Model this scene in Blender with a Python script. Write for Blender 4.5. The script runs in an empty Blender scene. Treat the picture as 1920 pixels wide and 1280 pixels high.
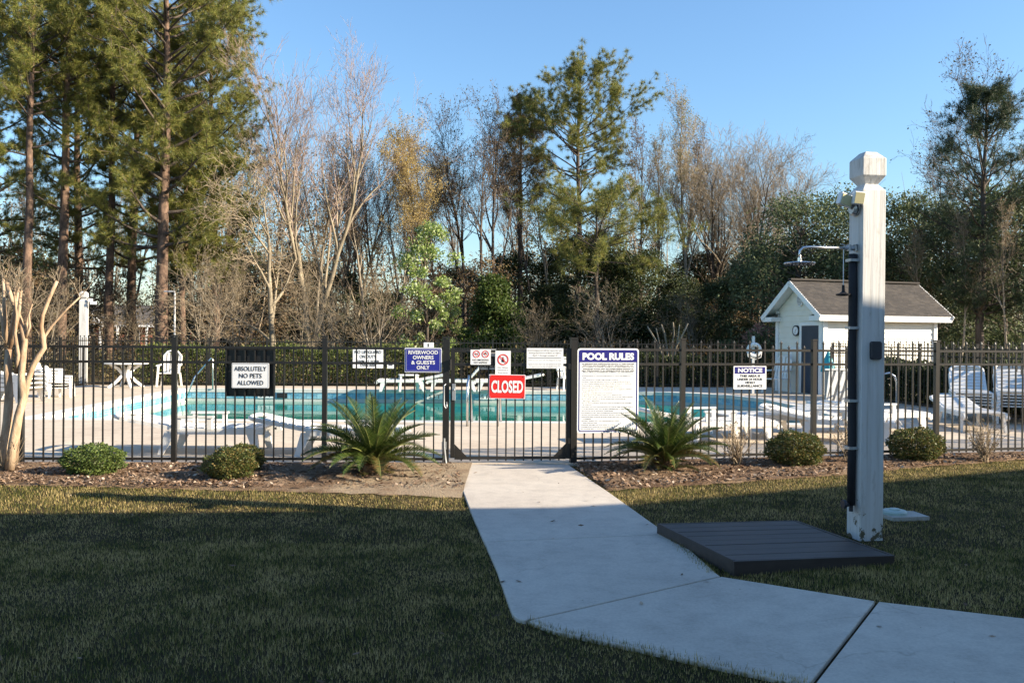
import bpy, math, random
import numpy as np
from mathutils import Vector, Matrix

# ------------------------------------------------------------------ camera, sky, sun, exposure
scene = bpy.context.scene
COL = scene.collection
FPX, HC, ROLL, HORIZ = 1620.0, 1.56, 0.007, 634.0     # focal length in photo pixels, eye height, roll, horizon row

cam_d = bpy.data.cameras.new('camera')
cam = bpy.data.objects.new('camera', cam_d)
COL.objects.link(cam)
cam_d.sensor_width = 36.0
cam_d.lens = 36.0 * FPX / 1920.0
cam_d.clip_end = 2000.0
cam_d.clip_start = 0.05
pitch = math.atan((640.0 - HORIZ) / FPX)
cam.matrix_world = (Matrix.Translation((0, 0, HC)) @ Matrix.Rotation(math.radians(90) - pitch, 4, 'X')
                    @ Matrix.Rotation(ROLL, 4, 'Z'))
scene.camera = cam

SUN_EL, SUN_AZ = math.radians(22.6), math.radians(103.0)      # azimuth clockwise from +Y (the view direction)
SUN = Vector((math.cos(SUN_EL) * math.sin(SUN_AZ), math.cos(SUN_EL) * math.cos(SUN_AZ), math.sin(SUN_EL)))

world = bpy.data.worlds.new('World')
scene.world = world
world.use_nodes = True
wn = world.node_tree
wn.nodes.clear()
sky = wn.nodes.new('ShaderNodeTexSky')
sky.sky_type = 'NISHITA'
sky.sun_disc = False
sky.sun_elevation = SUN_EL
sky.sun_rotation = SUN_AZ
sky.air_density = 1.35
sky.dust_density = 0.5
sky.ozone_density = 6.0
bgn = wn.nodes.new('ShaderNodeBackground')
bgn.inputs['Strength'].default_value = 0.095
won = wn.nodes.new('ShaderNodeOutputWorld')
wn.links.new(sky.outputs[0], bgn.inputs[0])
wn.links.new(bgn.outputs[0], won.inputs[0])

sun_d = bpy.data.lights.new('sun', 'SUN')
sun_d.energy = 5.0
sun_d.angle = math.radians(0.5)
sun_d.color = (1.0, 0.87, 0.67)
sun = bpy.data.objects.new('sun', sun_d)
COL.objects.link(sun)
sun.rotation_euler = SUN.to_track_quat('Z', 'Y').to_euler()
sun.location = (30, -10, 30)

vs = scene.view_settings
vs.view_transform = 'Standard'
vs.look = 'None'
vs.exposure = 1.42
vs.gamma = 1.0
scene.render.engine = 'CYCLES'
scene.cycles.use_denoising = True
scene.cycles.max_bounces = 6
scene.cycles.diffuse_bounces = 3
scene.cycles.glossy_bounces = 3
scene.cycles.transmission_bounces = 3
scene.cycles.transparent_max_bounces = 6
scene.cycles.caustics_reflective = False
scene.cycles.caustics_refractive = False

random.seed(7)
NP = np.random.RandomState(11)

# ------------------------------------------------------------------ survey helpers (photo pixel -> place)
def ray(px, py):
    x, y = px - 960.0, py - 640.0
    c, s = math.cos(ROLL), math.sin(ROLL)
    return (x * c + y * s) / FPX, ((-x * s + y * c) + 640.0 - HORIZ) / FPX     # right, down per metre of depth

def gp(px, py, z=0.0):
    u, v = ray(px, py)
    Y = (HC - z) / v
    return Vector((u * Y, Y, z))

def at(px, py, Y):
    u, v = ray(px, py)
    return Vector((u * Y, Y, HC - v * Y))

def on_line(px, py, A, B):
    u, v = ray(px, py)
    dx, dy = B[0] - A[0], B[1] - A[1]
    # A + t d = (u Y, Y)
    t = (u * A[1] - A[0]) / (dx - u * dy)
    Y = A[1] + t * dy
    return Vector((u * Y, Y, HC - v * Y))

# ------------------------------------------------------------------ mesh helpers
class MB:
    def __init__(self):
        self.v, self.f = [], []
    def add(self, vs_, fs_):
        o = len(self.v)
        self.v += [tuple(p) for p in vs_]
        self.f += [tuple(i + o for i in f) for f in fs_]
        return self
    def box(self, c, s, rz=0.0, M=None):
        hx, hy, hz = s[0] / 2, s[1] / 2, s[2] / 2
        P = [Vector((x * hx, y * hy, z * hz)) for x in (-1, 1) for y in (-1, 1) for z in (-1, 1)]
        R = M if M is not None else Matrix.Rotation(rz, 3, 'Z')
        P = [R @ p + Vector(c) for p in P]
        return self.add(P, [(0, 1, 3, 2), (4, 6, 7, 5), (0, 4, 5, 1), (2, 3, 7, 6), (0, 2, 6, 4), (1, 5, 7, 3)])
    def bar(self, a, b, w, h, up=(0, 0, 1)):
        a, b = Vector(a), Vector(b)
        d = (b - a).normalized()
        u = Vector(up)
        if abs(d.dot(u)) > 0.99:
            u = Vector((0, 1, 0))
        s = d.cross(u).normalized()
        u = s.cross(d).normalized()
        P = []
        for p in (a, b):
            for i, j in ((-1, -1), (1, -1), (1, 1), (-1, 1)):
                P.append(p + s * (i * w / 2) + u * (j * h / 2))
        return self.add(P, [(3, 2, 1, 0), (4, 5, 6, 7), (0, 1, 5, 4), (1, 2, 6, 5), (2, 3, 7, 6), (3, 0, 4, 7)])
    def tube(self, pts, r, n=8, cap=True):
        pts = [Vector(p) for p in pts]
        rs = r if isinstance(r, (list, tuple)) else [r] * len(pts)
        V, F = [], []
        prev = None
        for i, p in enumerate(pts):
            d = (pts[min(i + 1, len(pts) - 1)] - pts[max(i - 1, 0)]).normalized()
            if prev is None:
                ref = Vector((0, 0, 1)) if abs(d.z) < 0.9 else Vector((1, 0, 0))
                a = d.cross(ref).normalized()
            else:
                a = (prev - d * prev.dot(d)).normalized()
            prev = a
            b = d.cross(a)
            for k in range(n):
                t = 2 * math.pi * k / n
                V.append(p + (a * math.cos(t) + b * math.sin(t)) * rs[i])
        for i in range(len(pts) - 1):
            for k in range(n):
                k2 = (k + 1) % n
                F.append((i * n + k, i * n + k2, (i + 1) * n + k2, (i + 1) * n + k))
        if cap:
            F.append(tuple(range(n - 1, -1, -1)))
            F.append(tuple((len(pts) - 1) * n + k for k in range(n)))
        return self.add(V, F)
    def lathe(self, prof, c=(0, 0, 0), n=24, M=None, phase=0.0):
        V, F = [], []
        for r, z in prof:
            for k in range(n):
                t = 2 * math.pi * k / n + phase
                p = Vector((r * math.cos(t), r * math.sin(t), z))
                V.append((M @ p if M is not None else p) + Vector(c))
        for i in range(len(prof) - 1):
            for k in range(n):
                k2 = (k + 1) % n
                F.append((i * n + k, i * n + k2, (i + 1) * n + k2, (i + 1) * n + k))
        F.append(tuple(range(n - 1, -1, -1)))
        F.append(tuple((len(prof) - 1) * n + k for k in range(n)))
        return self.add(V, F)
    def prism(self, poly, z0, z1):
        n = len(poly)
        V = [(p[0], p[1], z0) for p in poly] + [(p[0], p[1], z1) for p in poly]
        F = [tuple(range(n - 1, -1, -1)), tuple(range(n, 2 * n))]
        F += [(i, (i + 1) % n, n + (i + 1) % n, n + i) for i in range(n)]
        return self.add(V, F)
    def panel(self, poly, y0, y1):
        """polygon in x,z (counter-clockwise seen from -y) thickened between y0 (front) and y1 (back)"""
        n = len(poly)
        V = [(p[0], y0, p[1]) for p in poly] + [(p[0], y1, p[1]) for p in poly]
        F = [tuple(range(n)), tuple(range(2 * n - 1, n - 1, -1))]
        F += [((i + 1) % n, i, n + i, n + (i + 1) % n) for i in range(n)]
        return self.add(V, F)
    def build(self, name, mat, parent=None, smooth=False, bevel=0.0, loc=None, rz=0.0):
        me = bpy.data.meshes.new(name)
        me.from_pydata(self.v, [], self.f)
        return finish(name, me, mat, parent, smooth, bevel, loc, rz)

def finish(name, me, mat, parent=None, smooth=False, bevel=0.0, loc=None, rz=0.0):
    me.materials.append(mat)
    if smooth:
        me.polygons.foreach_set('use_smooth', [True] * len(me.polygons))
    me.update()
    o = bpy.data.objects.new(name, me)
    COL.objects.link(o)
    if parent is not None:
        o.parent = parent
    if loc is not None:
        o.location = loc
    if rz:
        o.rotation_euler = (0, 0, rz)
    if bevel:
        m = o.modifiers.new('bevel', 'BEVEL')
        m.width = bevel
        m.segments = 2
        m.limit_method = 'ANGLE'
    return o

def np_mesh(name, V, F):
    """V (n,3) array, F (m,k) array of same-size faces"""
    me = bpy.data.meshes.new(name)
    V = np.asarray(V, dtype=np.float32)
    F = np.asarray(F, dtype=np.int32)
    m, k = F.shape
    me.vertices.add(len(V))
    me.vertices.foreach_set('co', V.ravel())
    me.loops.add(m * k)
    me.loops.foreach_set('vertex_index', F.ravel())
    me.polygons.add(m)
    me.polygons.foreach_set('loop_start', np.arange(0, m * k, k, dtype=np.int32))
    me.polygons.foreach_set('loop_total', np.full(m, k, dtype=np.int32))
    me.update(calc_edges=True)
    me.validate()
    return me

def empty(name, loc=(0, 0, 0), rz=0.0):
    o = bpy.data.objects.new(name, None)
    COL.objects.link(o)
    o.location = loc
    o.rotation_euler = (0, 0, rz)
    o.empty_display_size = 0.2
    return o

def tag(o, label=None, cat=None, group=None, kind=None):
    if label: o['label'] = label
    if cat: o['category'] = cat
    if group: o['group'] = group
    if kind: o['kind'] = kind
    return o

def use(me, name, parent=None, loc=(0, 0, 0), rot=(0, 0, 0), scale=(1, 1, 1)):
    o = bpy.data.objects.new(name, me)
    COL.objects.link(o)
    o.parent = parent
    o.location = loc
    o.rotation_euler = rot
    o.scale = scale
    return o

KIDS = {}
def copy_tree(o, parent=None):
    c = o.copy()
    COL.objects.link(c)
    c.parent = parent
    for ch in list(o.children):
        copy_tree(ch, c)
    return c

# ------------------------------------------------------------------ materials
def new_mat(name):
    m = bpy.data.materials.new(name)
    m.use_nodes = True
    nt = m.node_tree
    return m, nt, nt.nodes['Principled BSDF']

def ramp(nt, cols, fac, interp='LINEAR', pos=None):
    r = nt.nodes.new('ShaderNodeValToRGB')
    r.color_ramp.interpolation = interp
    el = r.color_ramp.elements
    while len(el) < len(cols):
        el.new(0.5)
    for i, c in enumerate(cols):
        el[i].position = pos[i] if pos else i / max(1, len(cols) - 1)
        el[i].color = (c[0], c[1], c[2], 1)
    nt.links.new(fac, r.inputs[0])
    return r

def noise(nt, scale, detail=4, rough=0.55, vec=None, stretch=None, coord='Object'):
    n = nt.nodes.new('ShaderNodeTexNoise')
    n.inputs['Scale'].default_value = scale
    n.inputs['Detail'].default_value = detail
    n.inputs['Roughness'].default_value = rough
    tc = nt.nodes.new('ShaderNodeTexCoord')
    src = tc.outputs[coord]
    if stretch:
        mp = nt.nodes.new('ShaderNodeMapping')
        mp.inputs['Scale'].default_value = stretch
        nt.links.new(src, mp.inputs[0])
        src = mp.outputs[0]
    nt.links.new(src, n.inputs['Vector'])
    return n

def mixc(nt, a, b, fac, mode='MIX'):
    m = nt.nodes.new('ShaderNodeMix')
    m.data_type = 'RGBA'
    m.blend_type = mode
    for sock, val in ((m.inputs[6], a), (m.inputs[7], b)):
        if isinstance(val, (tuple, list)):
            sock.default_value = (val[0], val[1], val[2], 1)
        else:
            nt.links.new(val, sock)
    if isinstance(fac, (int, float)):
        m.inputs[0].default_value = fac
    else:
        nt.links.new(fac, m.inputs[0])
    return m.outputs[2]

def simple(name, col, rough=0.5, var=0.12, scale=8.0, metal=0.0, bump=0.0, bscale=40.0, stretch=None, spec=0.5, col2=None):
    m, nt, b = new_mat(name)
    b.inputs['Roughness'].default_value = rough
    b.inputs['Metallic'].default_value = metal
    b.inputs['Specular IOR Level'].default_value = spec
    n = noise(nt, scale, 5, 0.6, stretch=stretch)
    lo = col2 if col2 else tuple(c * (1 - var) for c in col)
    hi = col if col2 else tuple(min(1, c * (1 + var)) for c in col)
    r = ramp(nt, [lo, hi], n.outputs['Fac'], pos=[0.3, 0.7])
    nt.links.new(r.outputs[0], b.inputs['Base Color'])
    if bump:
        n2 = noise(nt, bscale, 4, 0.6, stretch=stretch)
        bp = nt.nodes.new('ShaderNodeBump')
        bp.inputs['Strength'].default_value = bump
        bp.inputs['Distance'].default_value = 0.01
        nt.links.new(n2.outputs['Fac'], bp.inputs['Height'])
        nt.links.new(bp.outputs[0], b.inputs['Normal'])
    return m

def leafy(name, cols, trans=0.3, rough=0.5, spec=0.3, pos=None, patch=0.0):
    m, nt, b = new_mat(name)
    g = nt.nodes.new('ShaderNodeNewGeometry')
    fac = g.outputs['Random Per Island']
    r = ramp(nt, cols, fac, pos=pos)
    colr = r.outputs[0]
    b.inputs['Roughness'].default_value = rough
    b.inputs['Specular IOR Level'].default_value = spec
    nt.links.new(colr, b.inputs['Base Color'])
    if trans > 0:
        t = nt.nodes.new('ShaderNodeBsdfTranslucent')
        nt.links.new(colr, t.inputs[0])
        mx = nt.nodes.new('ShaderNodeMixShader')
        mx.inputs[0].default_value = trans
        nt.links.new(b.outputs[0], mx.inputs[1])
        nt.links.new(t.outputs[0], mx.inputs[2])
        nt.links.new(mx.outputs[0], nt.nodes['Material Output'].inputs[0])
    return m

def bark(name, c1, c2, scale=6.0, stretch=(1, 1, 0.25), bump=0.6):
    m, nt, b = new_mat(name)
    n = noise(nt, scale, 6, 0.7, stretch=stretch)
    r = ramp(nt, [c1, c2], n.outputs['Fac'], pos=[0.35, 0.65])
    nt.links.new(r.outputs[0], b.inputs['Base Color'])
    b.inputs['Roughness'].default_value = 0.85
    b.inputs['Specular IOR Level'].default_value = 0.2
    bp = nt.nodes.new('ShaderNodeBump')
    bp.inputs['Strength'].default_value = bump
    bp.inputs['Distance'].default_value = 0.03
    nt.links.new(n.outputs['Fac'], bp.inputs['Height'])
    nt.links.new(bp.outputs[0], b.inputs['Normal'])
    return m

M = {}
M['black_metal'] = simple('black_powder_coat', (0.016, 0.0145, 0.013), 0.38, 0.25, 5.0)
M['bronze_metal'] = simple('bronze_powder_coat', (0.024, 0.021, 0.018), 0.40, 0.2, 5.0)
M['chrome'] = simple('brushed_steel', (0.62, 0.62, 0.62), 0.22, 0.08, 12.0, metal=1.0)
M['plastic'] = simple('white_resin', (0.80, 0.79, 0.77), 0.38, 0.05, 6.0, col2=(0.70, 0.67, 0.62))
M['galv'] = simple('galvanised_metal', (0.42, 0.43, 0.44), 0.4, 0.15, 20.0, metal=0.7)
M['white_trim'] = simple('white_trim', (0.80, 0.79, 0.78), 0.5, 0.05, 4.0)
M['siding'] = simple('cream_siding', (0.76, 0.72, 0.635), 0.55, 0.05, 3.0)
M['board_black'] = simple('black_board', (0.012, 0.012, 0.013), 0.35, 0.3, 3.0)
M['rubber'] = simple('black_foam', (0.012, 0.012, 0.016), 0.75, 0.25, 20.0, bump=0.3)
M['navy_door'] = simple('navy_door', (0.035, 0.05, 0.075), 0.4, 0.15, 3.0)
M['sign_white'] = simple('sign_white', (0.80, 0.80, 0.80), 0.35, 0.03, 4.0)
M['sign_blue'] = simple('sign_blue', (0.020, 0.025, 0.26), 0.35, 0.05, 4.0)
M['sign_navy'] = simple('sign_navy', (0.020, 0.018, 0.17), 0.35, 0.05, 4.0)
M['sign_red'] = simple('sign_red', (0.66, 0.022, 0.018), 0.35, 0.05, 4.0)
M['ink'] = simple('black_ink', (0.012, 0.012, 0.014), 0.5, 0.1, 4.0)
M['ink_grey'] = simple('grey_ink', (0.10, 0.10, 0.13), 0.5, 0.1, 4.0)
M['ink_white'] = simple('white_ink', (0.82, 0.82, 0.82), 0.5, 0.02, 4.0)
M['lens'] = simple('lamp_lens', (0.62, 0.54, 0.30), 0.25, 0.06, 9.0)
M['teal_cloth'] = simple('teal_plastic', (0.03, 0.32, 0.36), 0.5, 0.1, 5.0)
M['brick'] = simple('red_brick', (0.28, 0.10, 0.065), 0.8, 0.25, 6.0)
M['asphalt_roof'] = simple('grey_shingle', (0.10, 0.09, 0.085), 0.9, 0.3, 5.0, bump=0.4)
M['glass_dark'] = simple('window_glass', (0.03, 0.04, 0.05), 0.08, 0.2, 2.0)
M['plate'] = simple('dark_box', (0.022, 0.024, 0.034), 0.4, 0.2, 8.0)

def post_wood():
    m, nt, b = new_mat('painted_timber')
    grain = noise(nt, 34.0, 5, 0.6, stretch=(1, 1, 0.035))
    spots = noise(nt, 9.0, 6, 0.7)
    c = ramp(nt, [(0.40, 0.375, 0.345), (0.505, 0.495, 0.48), (0.565, 0.56, 0.55)], grain.outputs['Fac'], pos=[0.28, 0.42, 0.6])
    # flaked patches low on the timber and mildew on the cap, with shapes of their own
    tc = nt.nodes.new('ShaderNodeTexCoord')
    sp = nt.nodes.new('ShaderNodeSeparateXYZ')
    nt.links.new(tc.outputs['Object'], sp.inputs[0])
    low = nt.nodes.new('ShaderNodeMapRange')
    low.inputs[1].default_value = 0.42; low.inputs[2].default_value = 0.0
    nt.links.new(sp.outputs[2], low.inputs[0])
    hi = nt.nodes.new('ShaderNodeMapRange')
    hi.inputs[1].default_value = 2.72; hi.inputs[2].default_value = 3.05
    nt.links.new(sp.outputs[2], hi.inputs[0])
    f1 = nt.nodes.new('ShaderNodeMath'); f1.operation = 'MULTIPLY_ADD'
    nt.links.new(low.outputs[0], f1.inputs[0]); f1.inputs[1].default_value = 0.20
    nt.links.new(spots.outputs['Fac'], f1.inputs[2])
    flake = ramp(nt, [(0, 0, 0), (1, 1, 1)], f1.outputs[0], pos=[0.70, 0.72])
    f2 = nt.nodes.new('ShaderNodeMath'); f2.operation = 'MULTIPLY_ADD'
    streak = noise(nt, 16.0, 6, 0.75, stretch=(1, 1, 0.2))
    nt.links.new(hi.outputs[0], f2.inputs[0]); f2.inputs[1].default_value = 0.09
    nt.links.new(streak.outputs['Fac'], f2.inputs[2])
    mil = ramp(nt, [(0, 0, 0), (0.65, 0.65, 0.65)], f2.outputs[0], pos=[0.56, 0.75])
    c1 = mixc(nt, c.outputs[0], (0.20, 0.165, 0.12), mil.outputs[0])
    c2 = mixc(nt, c1, (0.10, 0.085, 0.05), flake.outputs[0])
    nt.links.new(c2, b.inputs['Base Color'])
    b.inputs['Roughness'].default_value = 0.55
    bp = nt.nodes.new('ShaderNodeBump')
    bp.inputs['Strength'].default_value = 0.55
    bp.inputs['Distance'].default_value = 0.006
    nt.links.new(grain.outputs['Fac'], bp.inputs['Height'])
    nt.links.new(bp.outputs[0], b.inputs['Normal'])
    return m
M['post'] = post_wood()

def concrete(name, c1, c2, c3, stain=(0.25, 0.21, 0.17), amount=0.35):
    m, nt, b = new_mat(name)
    big = noise(nt, 0.7, 6, 0.6)
    fine = noise(nt, 55.0, 4, 0.7)
    r = ramp(nt, [c1, c2, c3], big.outputs['Fac'], pos=[0.3, 0.5, 0.7])
    fr = ramp(nt, [(0.80, 0.80, 0.80), (1, 1, 1)], fine.outputs['Fac'], pos=[0.3, 0.6])
    c = mixc(nt, r.outputs[0], fr.outputs[0], 0.8, 'MULTIPLY')
    st = noise(nt, 2.3, 8, 0.75)
    sm = ramp(nt, [(0, 0, 0), (amount, amount, amount)], st.outputs['Fac'], pos=[0.56, 0.72])
    c = mixc(nt, c, stain, sm.outputs[0])
    v = nt.nodes.new('ShaderNodeTexVoronoi')
    v.inputs['Scale'].default_value = 7.0
    tc = nt.nodes.new('ShaderNodeTexCoord')
    nt.links.new(tc.outputs['Object'], v.inputs['Vector'])
    dots = ramp(nt, [(1, 1, 1), (0, 0, 0)], v.outputs['Distance'], pos=[0.035, 0.05])
    gate = noise(nt, 1.6, 2, 0.5)
    dg = ramp(nt, [(0, 0, 0), (1, 1, 1)], gate.outputs['Fac'], pos=[0.52, 0.6])
    dm = mixc(nt, (0, 0, 0), dots.outputs[0], dg.outputs[0])
    c = mixc(nt, c, (0.10, 0.08, 0.06), dm)
    md = noise(nt, 5.5, 8, 0.7)
    mr = ramp(nt, [(0.84, 0.84, 0.85), (1.0, 1.0, 1.0)], md.outputs['Fac'], pos=[0.36, 0.56])
    c = mixc(nt, c, mr.outputs[0], 0.9, 'MULTIPLY')
    dn = noise(nt, 2.0, 4, 0.6)
    cr = nt.nodes.new('ShaderNodeTexVoronoi'); cr.feature = 'DISTANCE_TO_EDGE'; cr.inputs['Scale'].default_value = 0.55
    wv = nt.nodes.new('ShaderNodeVectorMath'); wv.operation = 'MULTIPLY_ADD'
    nt.links.new(dn.outputs['Color'], wv.inputs[0]); wv.inputs[1].default_value = (0.5, 0.5, 0.0)
    nt.links.new(tc.outputs['Object'], wv.inputs[2]); nt.links.new(wv.outputs[0], cr.inputs['Vector'])
    ck = ramp(nt, [(0.25, 0.25, 0.25), (0, 0, 0)], cr.outputs['Distance'], pos=[0.0012, 0.0035])
    cg = noise(nt, 0.8, 2, 0.5)
    cgr = ramp(nt, [(0, 0, 0), (1, 1, 1)], cg.outputs['Fac'], pos=[0.5, 0.56])
    ckm = mixc(nt, (0, 0, 0), ck.outputs[0], cgr.outputs[0])
    c = mixc(nt, c, (0.13, 0.11, 0.09), ckm)
    nt.links.new(c, b.inputs['Base Color'])
    b.inputs['Roughness'].default_value = 0.85
    b.inputs['Specular IOR Level'].default_value = 0.3
    bp = nt.nodes.new('ShaderNodeBump')
    bp.inputs['Strength'].default_value = 0.25
    bp.inputs['Distance'].default_value = 0.004
    nt.links.new(fine.outputs['Fac'], bp.inputs['Height'])
    nt.links.new(bp.outputs[0], b.inputs['Normal'])
    return m
M['walk'] = concrete('path_concrete', (0.46, 0.405, 0.345), (0.535, 0.475, 0.405), (0.58, 0.52, 0.445), amount=0.22)
M['deck'] = concrete('deck_concrete', (0.54, 0.445, 0.345), (0.60, 0.50, 0.39), (0.63, 0.535, 0.42))
M['coping'] = concrete('coping_concrete', (0.66, 0.63, 0.58), (0.70, 0.67, 0.62), (0.72, 0.69, 0.64), amount=0.15)
M['curb'] = concrete('curb_concrete', (0.36, 0.34, 0.31), (0.42, 0.40, 0.36), (0.47, 0.44, 0.40), amount=0.5)

def ground_mat(name, cols, sc1, sc2, bump=0.7, dist=0.03):
    m, nt, b = new_mat(name)
    a = noise(nt, sc1, 6, 0.65)
    f = noise(nt, sc2, 5, 0.75)
    ra = ramp(nt, cols, a.outputs['Fac'], pos=[0.3 + 0.4 * i / (len(cols) - 1) for i in range(len(cols))])
    rf = ramp(nt, [(0.45, 0.45, 0.45), (1.25, 1.2, 1.1)], f.outputs['Fac'], pos=[0.3, 0.7])
    c = mixc(nt, ra.outputs[0], rf.outputs[0], 1.0, 'MULTIPLY')
    nt.links.new(c, b.inputs['Base Color'])
    b.inputs['Roughness'].default_value = 0.95
    b.inputs['Specular IOR Level'].default_value = 0.1
    bp = nt.nodes.new('ShaderNodeBump')
    bp.inputs['Strength'].default_value = bump
    bp.inputs['Distance'].default_value = dist
    nt.links.new(f.outputs['Fac'], bp.inputs['Height'])
    nt.links.new(bp.outputs[0], b.inputs['Normal'])
    return m
M['lawn'] = ground_mat('lawn_soil', [(0.028, 0.024, 0.012), (0.05, 0.038, 0.02), (0.08, 0.06, 0.034)], 1.6, 60.0)
M['forest'] = ground_mat('leaf_litter', [(0.085, 0.058, 0.035), (0.14, 0.10, 0.06), (0.15, 0.13, 0.06)], 0.35, 14.0)
M['mulch_plain'] = ground_mat('pine_bark_mulch', [(0.15, 0.094, 0.062), (0.245, 0.165, 0.112), (0.36, 0.265, 0.185)], 1.4, 38.0, 1.0, 0.04)

def sandy_mulch():
    m = M['mulch_plain'].copy(); m.name = 'sandy_mulch'
    nt = m.node_tree; b = nt.nodes['Principled BSDF']
    src = b.inputs['Base Color'].links[0].from_socket
    tc = nt.nodes.new('ShaderNodeTexCoord'); sp = nt.nodes.new('ShaderNodeSeparateXYZ')
    nt.links.new(tc.outputs['Object'], sp.inputs[0])
    mr = nt.nodes.new('ShaderNodeMapRange'); mr.inputs[1].default_value = -3.4; mr.inputs[2].default_value = -1.0
    nt.links.new(sp.outputs[0], mr.inputs[0])
    n = noise(nt, 2.2, 6, 0.65)
    ad = nt.nodes.new('ShaderNodeMath'); ad.operation = 'MULTIPLY_ADD'
    nt.links.new(mr.outputs[0], ad.inputs[0]); ad.inputs[1].default_value = 0.42; nt.links.new(n.outputs['Fac'], ad.inputs[2])
    k = ramp(nt, [(0, 0, 0), (0.9, 0.9, 0.9)], ad.outputs[0], pos=[0.72, 0.92])
    g = noise(nt, 70, 3, 0.7)
    sand = ramp(nt, [(0.30, 0.225, 0.15), (0.46, 0.36, 0.25)], g.outputs['Fac'], pos=[0.3, 0.65])
    nt.links.new(mixc(nt, src, sand.outputs[0], k.outputs[0]), b.inputs['Base Color'])
    return m
M['mulch'] = sandy_mulch()

def blade_mat():
    m, nt, b = new_mat('grass_blade')
    g = nt.nodes.new('ShaderNodeNewGeometry')
    a = noise(nt, 2.4, 6, 0.68)
    a2 = nt.nodes.new('ShaderNodeMath'); a2.operation = 'MULTIPLY_ADD'
    nt.links.new(g.outputs['Random Per Island'], a2.inputs[0]); a2.inputs[1].default_value = 0.36
    nt.links.new(a.outputs['Fac'], a2.inputs[2])
    r = ramp(nt, [(0.030, 0.046, 0.008), (0.092, 0.112, 0.019), (0.235, 0.19, 0.057), (0.54, 0.41, 0.18)],
             a2.outputs[0], pos=[0.42, 0.56, 0.67, 0.84])
    nt.links.new(r.outputs[0], b.inputs['Base Color'])
    b.inputs['Roughness'].default_value = 0.55
    b.inputs['Specular IOR Level'].default_value = 0.25
    t = nt.nodes.new('ShaderNodeBsdfTranslucent')
    nt.links.new(r.outputs[0], t.inputs[0])
    mx = nt.nodes.new('ShaderNodeMixShader')
    mx.inputs[0].default_value = 0.35
    nt.links.new(b.outputs[0], mx.inputs[1]); nt.links.new(t.outputs[0], mx.inputs[2])
    nt.links.new(mx.outputs[0], nt.nodes['Material Output'].inputs[0])
    return m
M['blade'] = blade_mat()

def water_mat():
    m, nt, b = new_mat('pool_water')
    n = noise(nt, 0.5, 4, 0.6)
    r = ramp(nt, [(0.008, 0.17, 0.135), (0.014, 0.23, 0.185)], n.outputs['Fac'], pos=[0.35, 0.65])
    nt.links.new(r.outputs[0], b.inputs['Base Color'])
    b.inputs['Roughness'].default_value = 0.06
    b.inputs['Specular IOR Level'].default_value = 0.22
    b.inputs['IOR'].default_value = 1.333
    w = noise(nt, 1.4, 3, 0.5)
    bp = nt.nodes.new('ShaderNodeBump')
    bp.inputs['Strength'].default_value = 0.22
    bp.inputs['Distance'].default_value = 0.03
    nt.links.new(w.outputs['Fac'], bp.inputs['Height'])
    nt.links.new(bp.outputs[0], b.inputs['Normal'])
    return m
M['water'] = water_mat()

def tile_mat():
    m, nt, b = new_mat('pool_tile')
    n = noise(nt, 5.0, 3, 0.6)
    r = ramp(nt, [(0.10, 0.32, 0.48), (0.22, 0.48, 0.62), (0.36, 0.60, 0.70)], n.outputs['Fac'], pos=[0.35, 0.5, 0.65])
    g = nt.nodes.new('ShaderNodeNewGeometry')
    r2 = ramp(nt, [(0.75, 0.78, 0.82), (1.1, 1.08, 1.05)], g.outputs['Random Per Island'])
    c = mixc(nt, r.outputs[0], r2.outputs[0], 1.0, 'MULTIPLY')
    nt.links.new(c, b.inputs['Base Color'])
    b.inputs['Roughness'].default_value = 0.2
    return m
M['tile'] = tile_mat()
M['plaster'] = concrete('pool_plaster', (0.50, 0.54, 0.50), (0.58, 0.60, 0.55), (0.62, 0.63, 0.58), amount=0.3)

def composite_mat():
    m, nt, b = new_mat('composite_board')
    n = noise(nt, 20.0, 5, 0.65, stretch=(0.12, 1, 1))
    r = ramp(nt, [(0.026, 0.019, 0.017), (0.050, 0.038, 0.034)], n.outputs['Fac'], pos=[0.3, 0.7])
    big = noise(nt, 3.0, 5, 0.7)
    rb = ramp(nt, [(0, 0, 0), (0.5, 0.5, 0.5)], big.outputs['Fac'], pos=[0.5, 0.75])
    c = mixc(nt, r.outputs[0], (0.068, 0.053, 0.046), rb.outputs[0])
    nt.links.new(c, b.inputs['Base Color'])
    b.inputs['Roughness'].default_value = 0.55
    bp = nt.nodes.new('ShaderNodeBump'); bp.inputs['Strength'].default_value = 0.3; bp.inputs['Distance'].default_value = 0.004
    nt.links.new(n.outputs['Fac'], bp.inputs['Height']); nt.links.new(bp.outputs[0], b.inputs['Normal'])
    return m
M['composite'] = composite_mat()

def shingle_mat():
    m, nt, b = new_mat('asphalt_shingle')
    gi = nt.nodes.new('ShaderNodeNewGeometry')
    r = ramp(nt, [(0.036, 0.031, 0.028), (0.05, 0.042, 0.037), (0.072, 0.06, 0.05)], gi.outputs['Random Per Island'])
    n = noise(nt, 60.0, 3, 0.7)
    rn = ramp(nt, [(0.7, 0.7, 0.7), (1.2, 1.2, 1.2)], n.outputs['Fac'])
    c = mixc(nt, r.outputs[0], rn.outputs[0], 1.0, 'MULTIPLY')
    nt.links.new(c, b.inputs['Base Color'])
    b.inputs['Roughness'].default_value = 0.9
    return m
M['shingle'] = shingle_mat()

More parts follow.
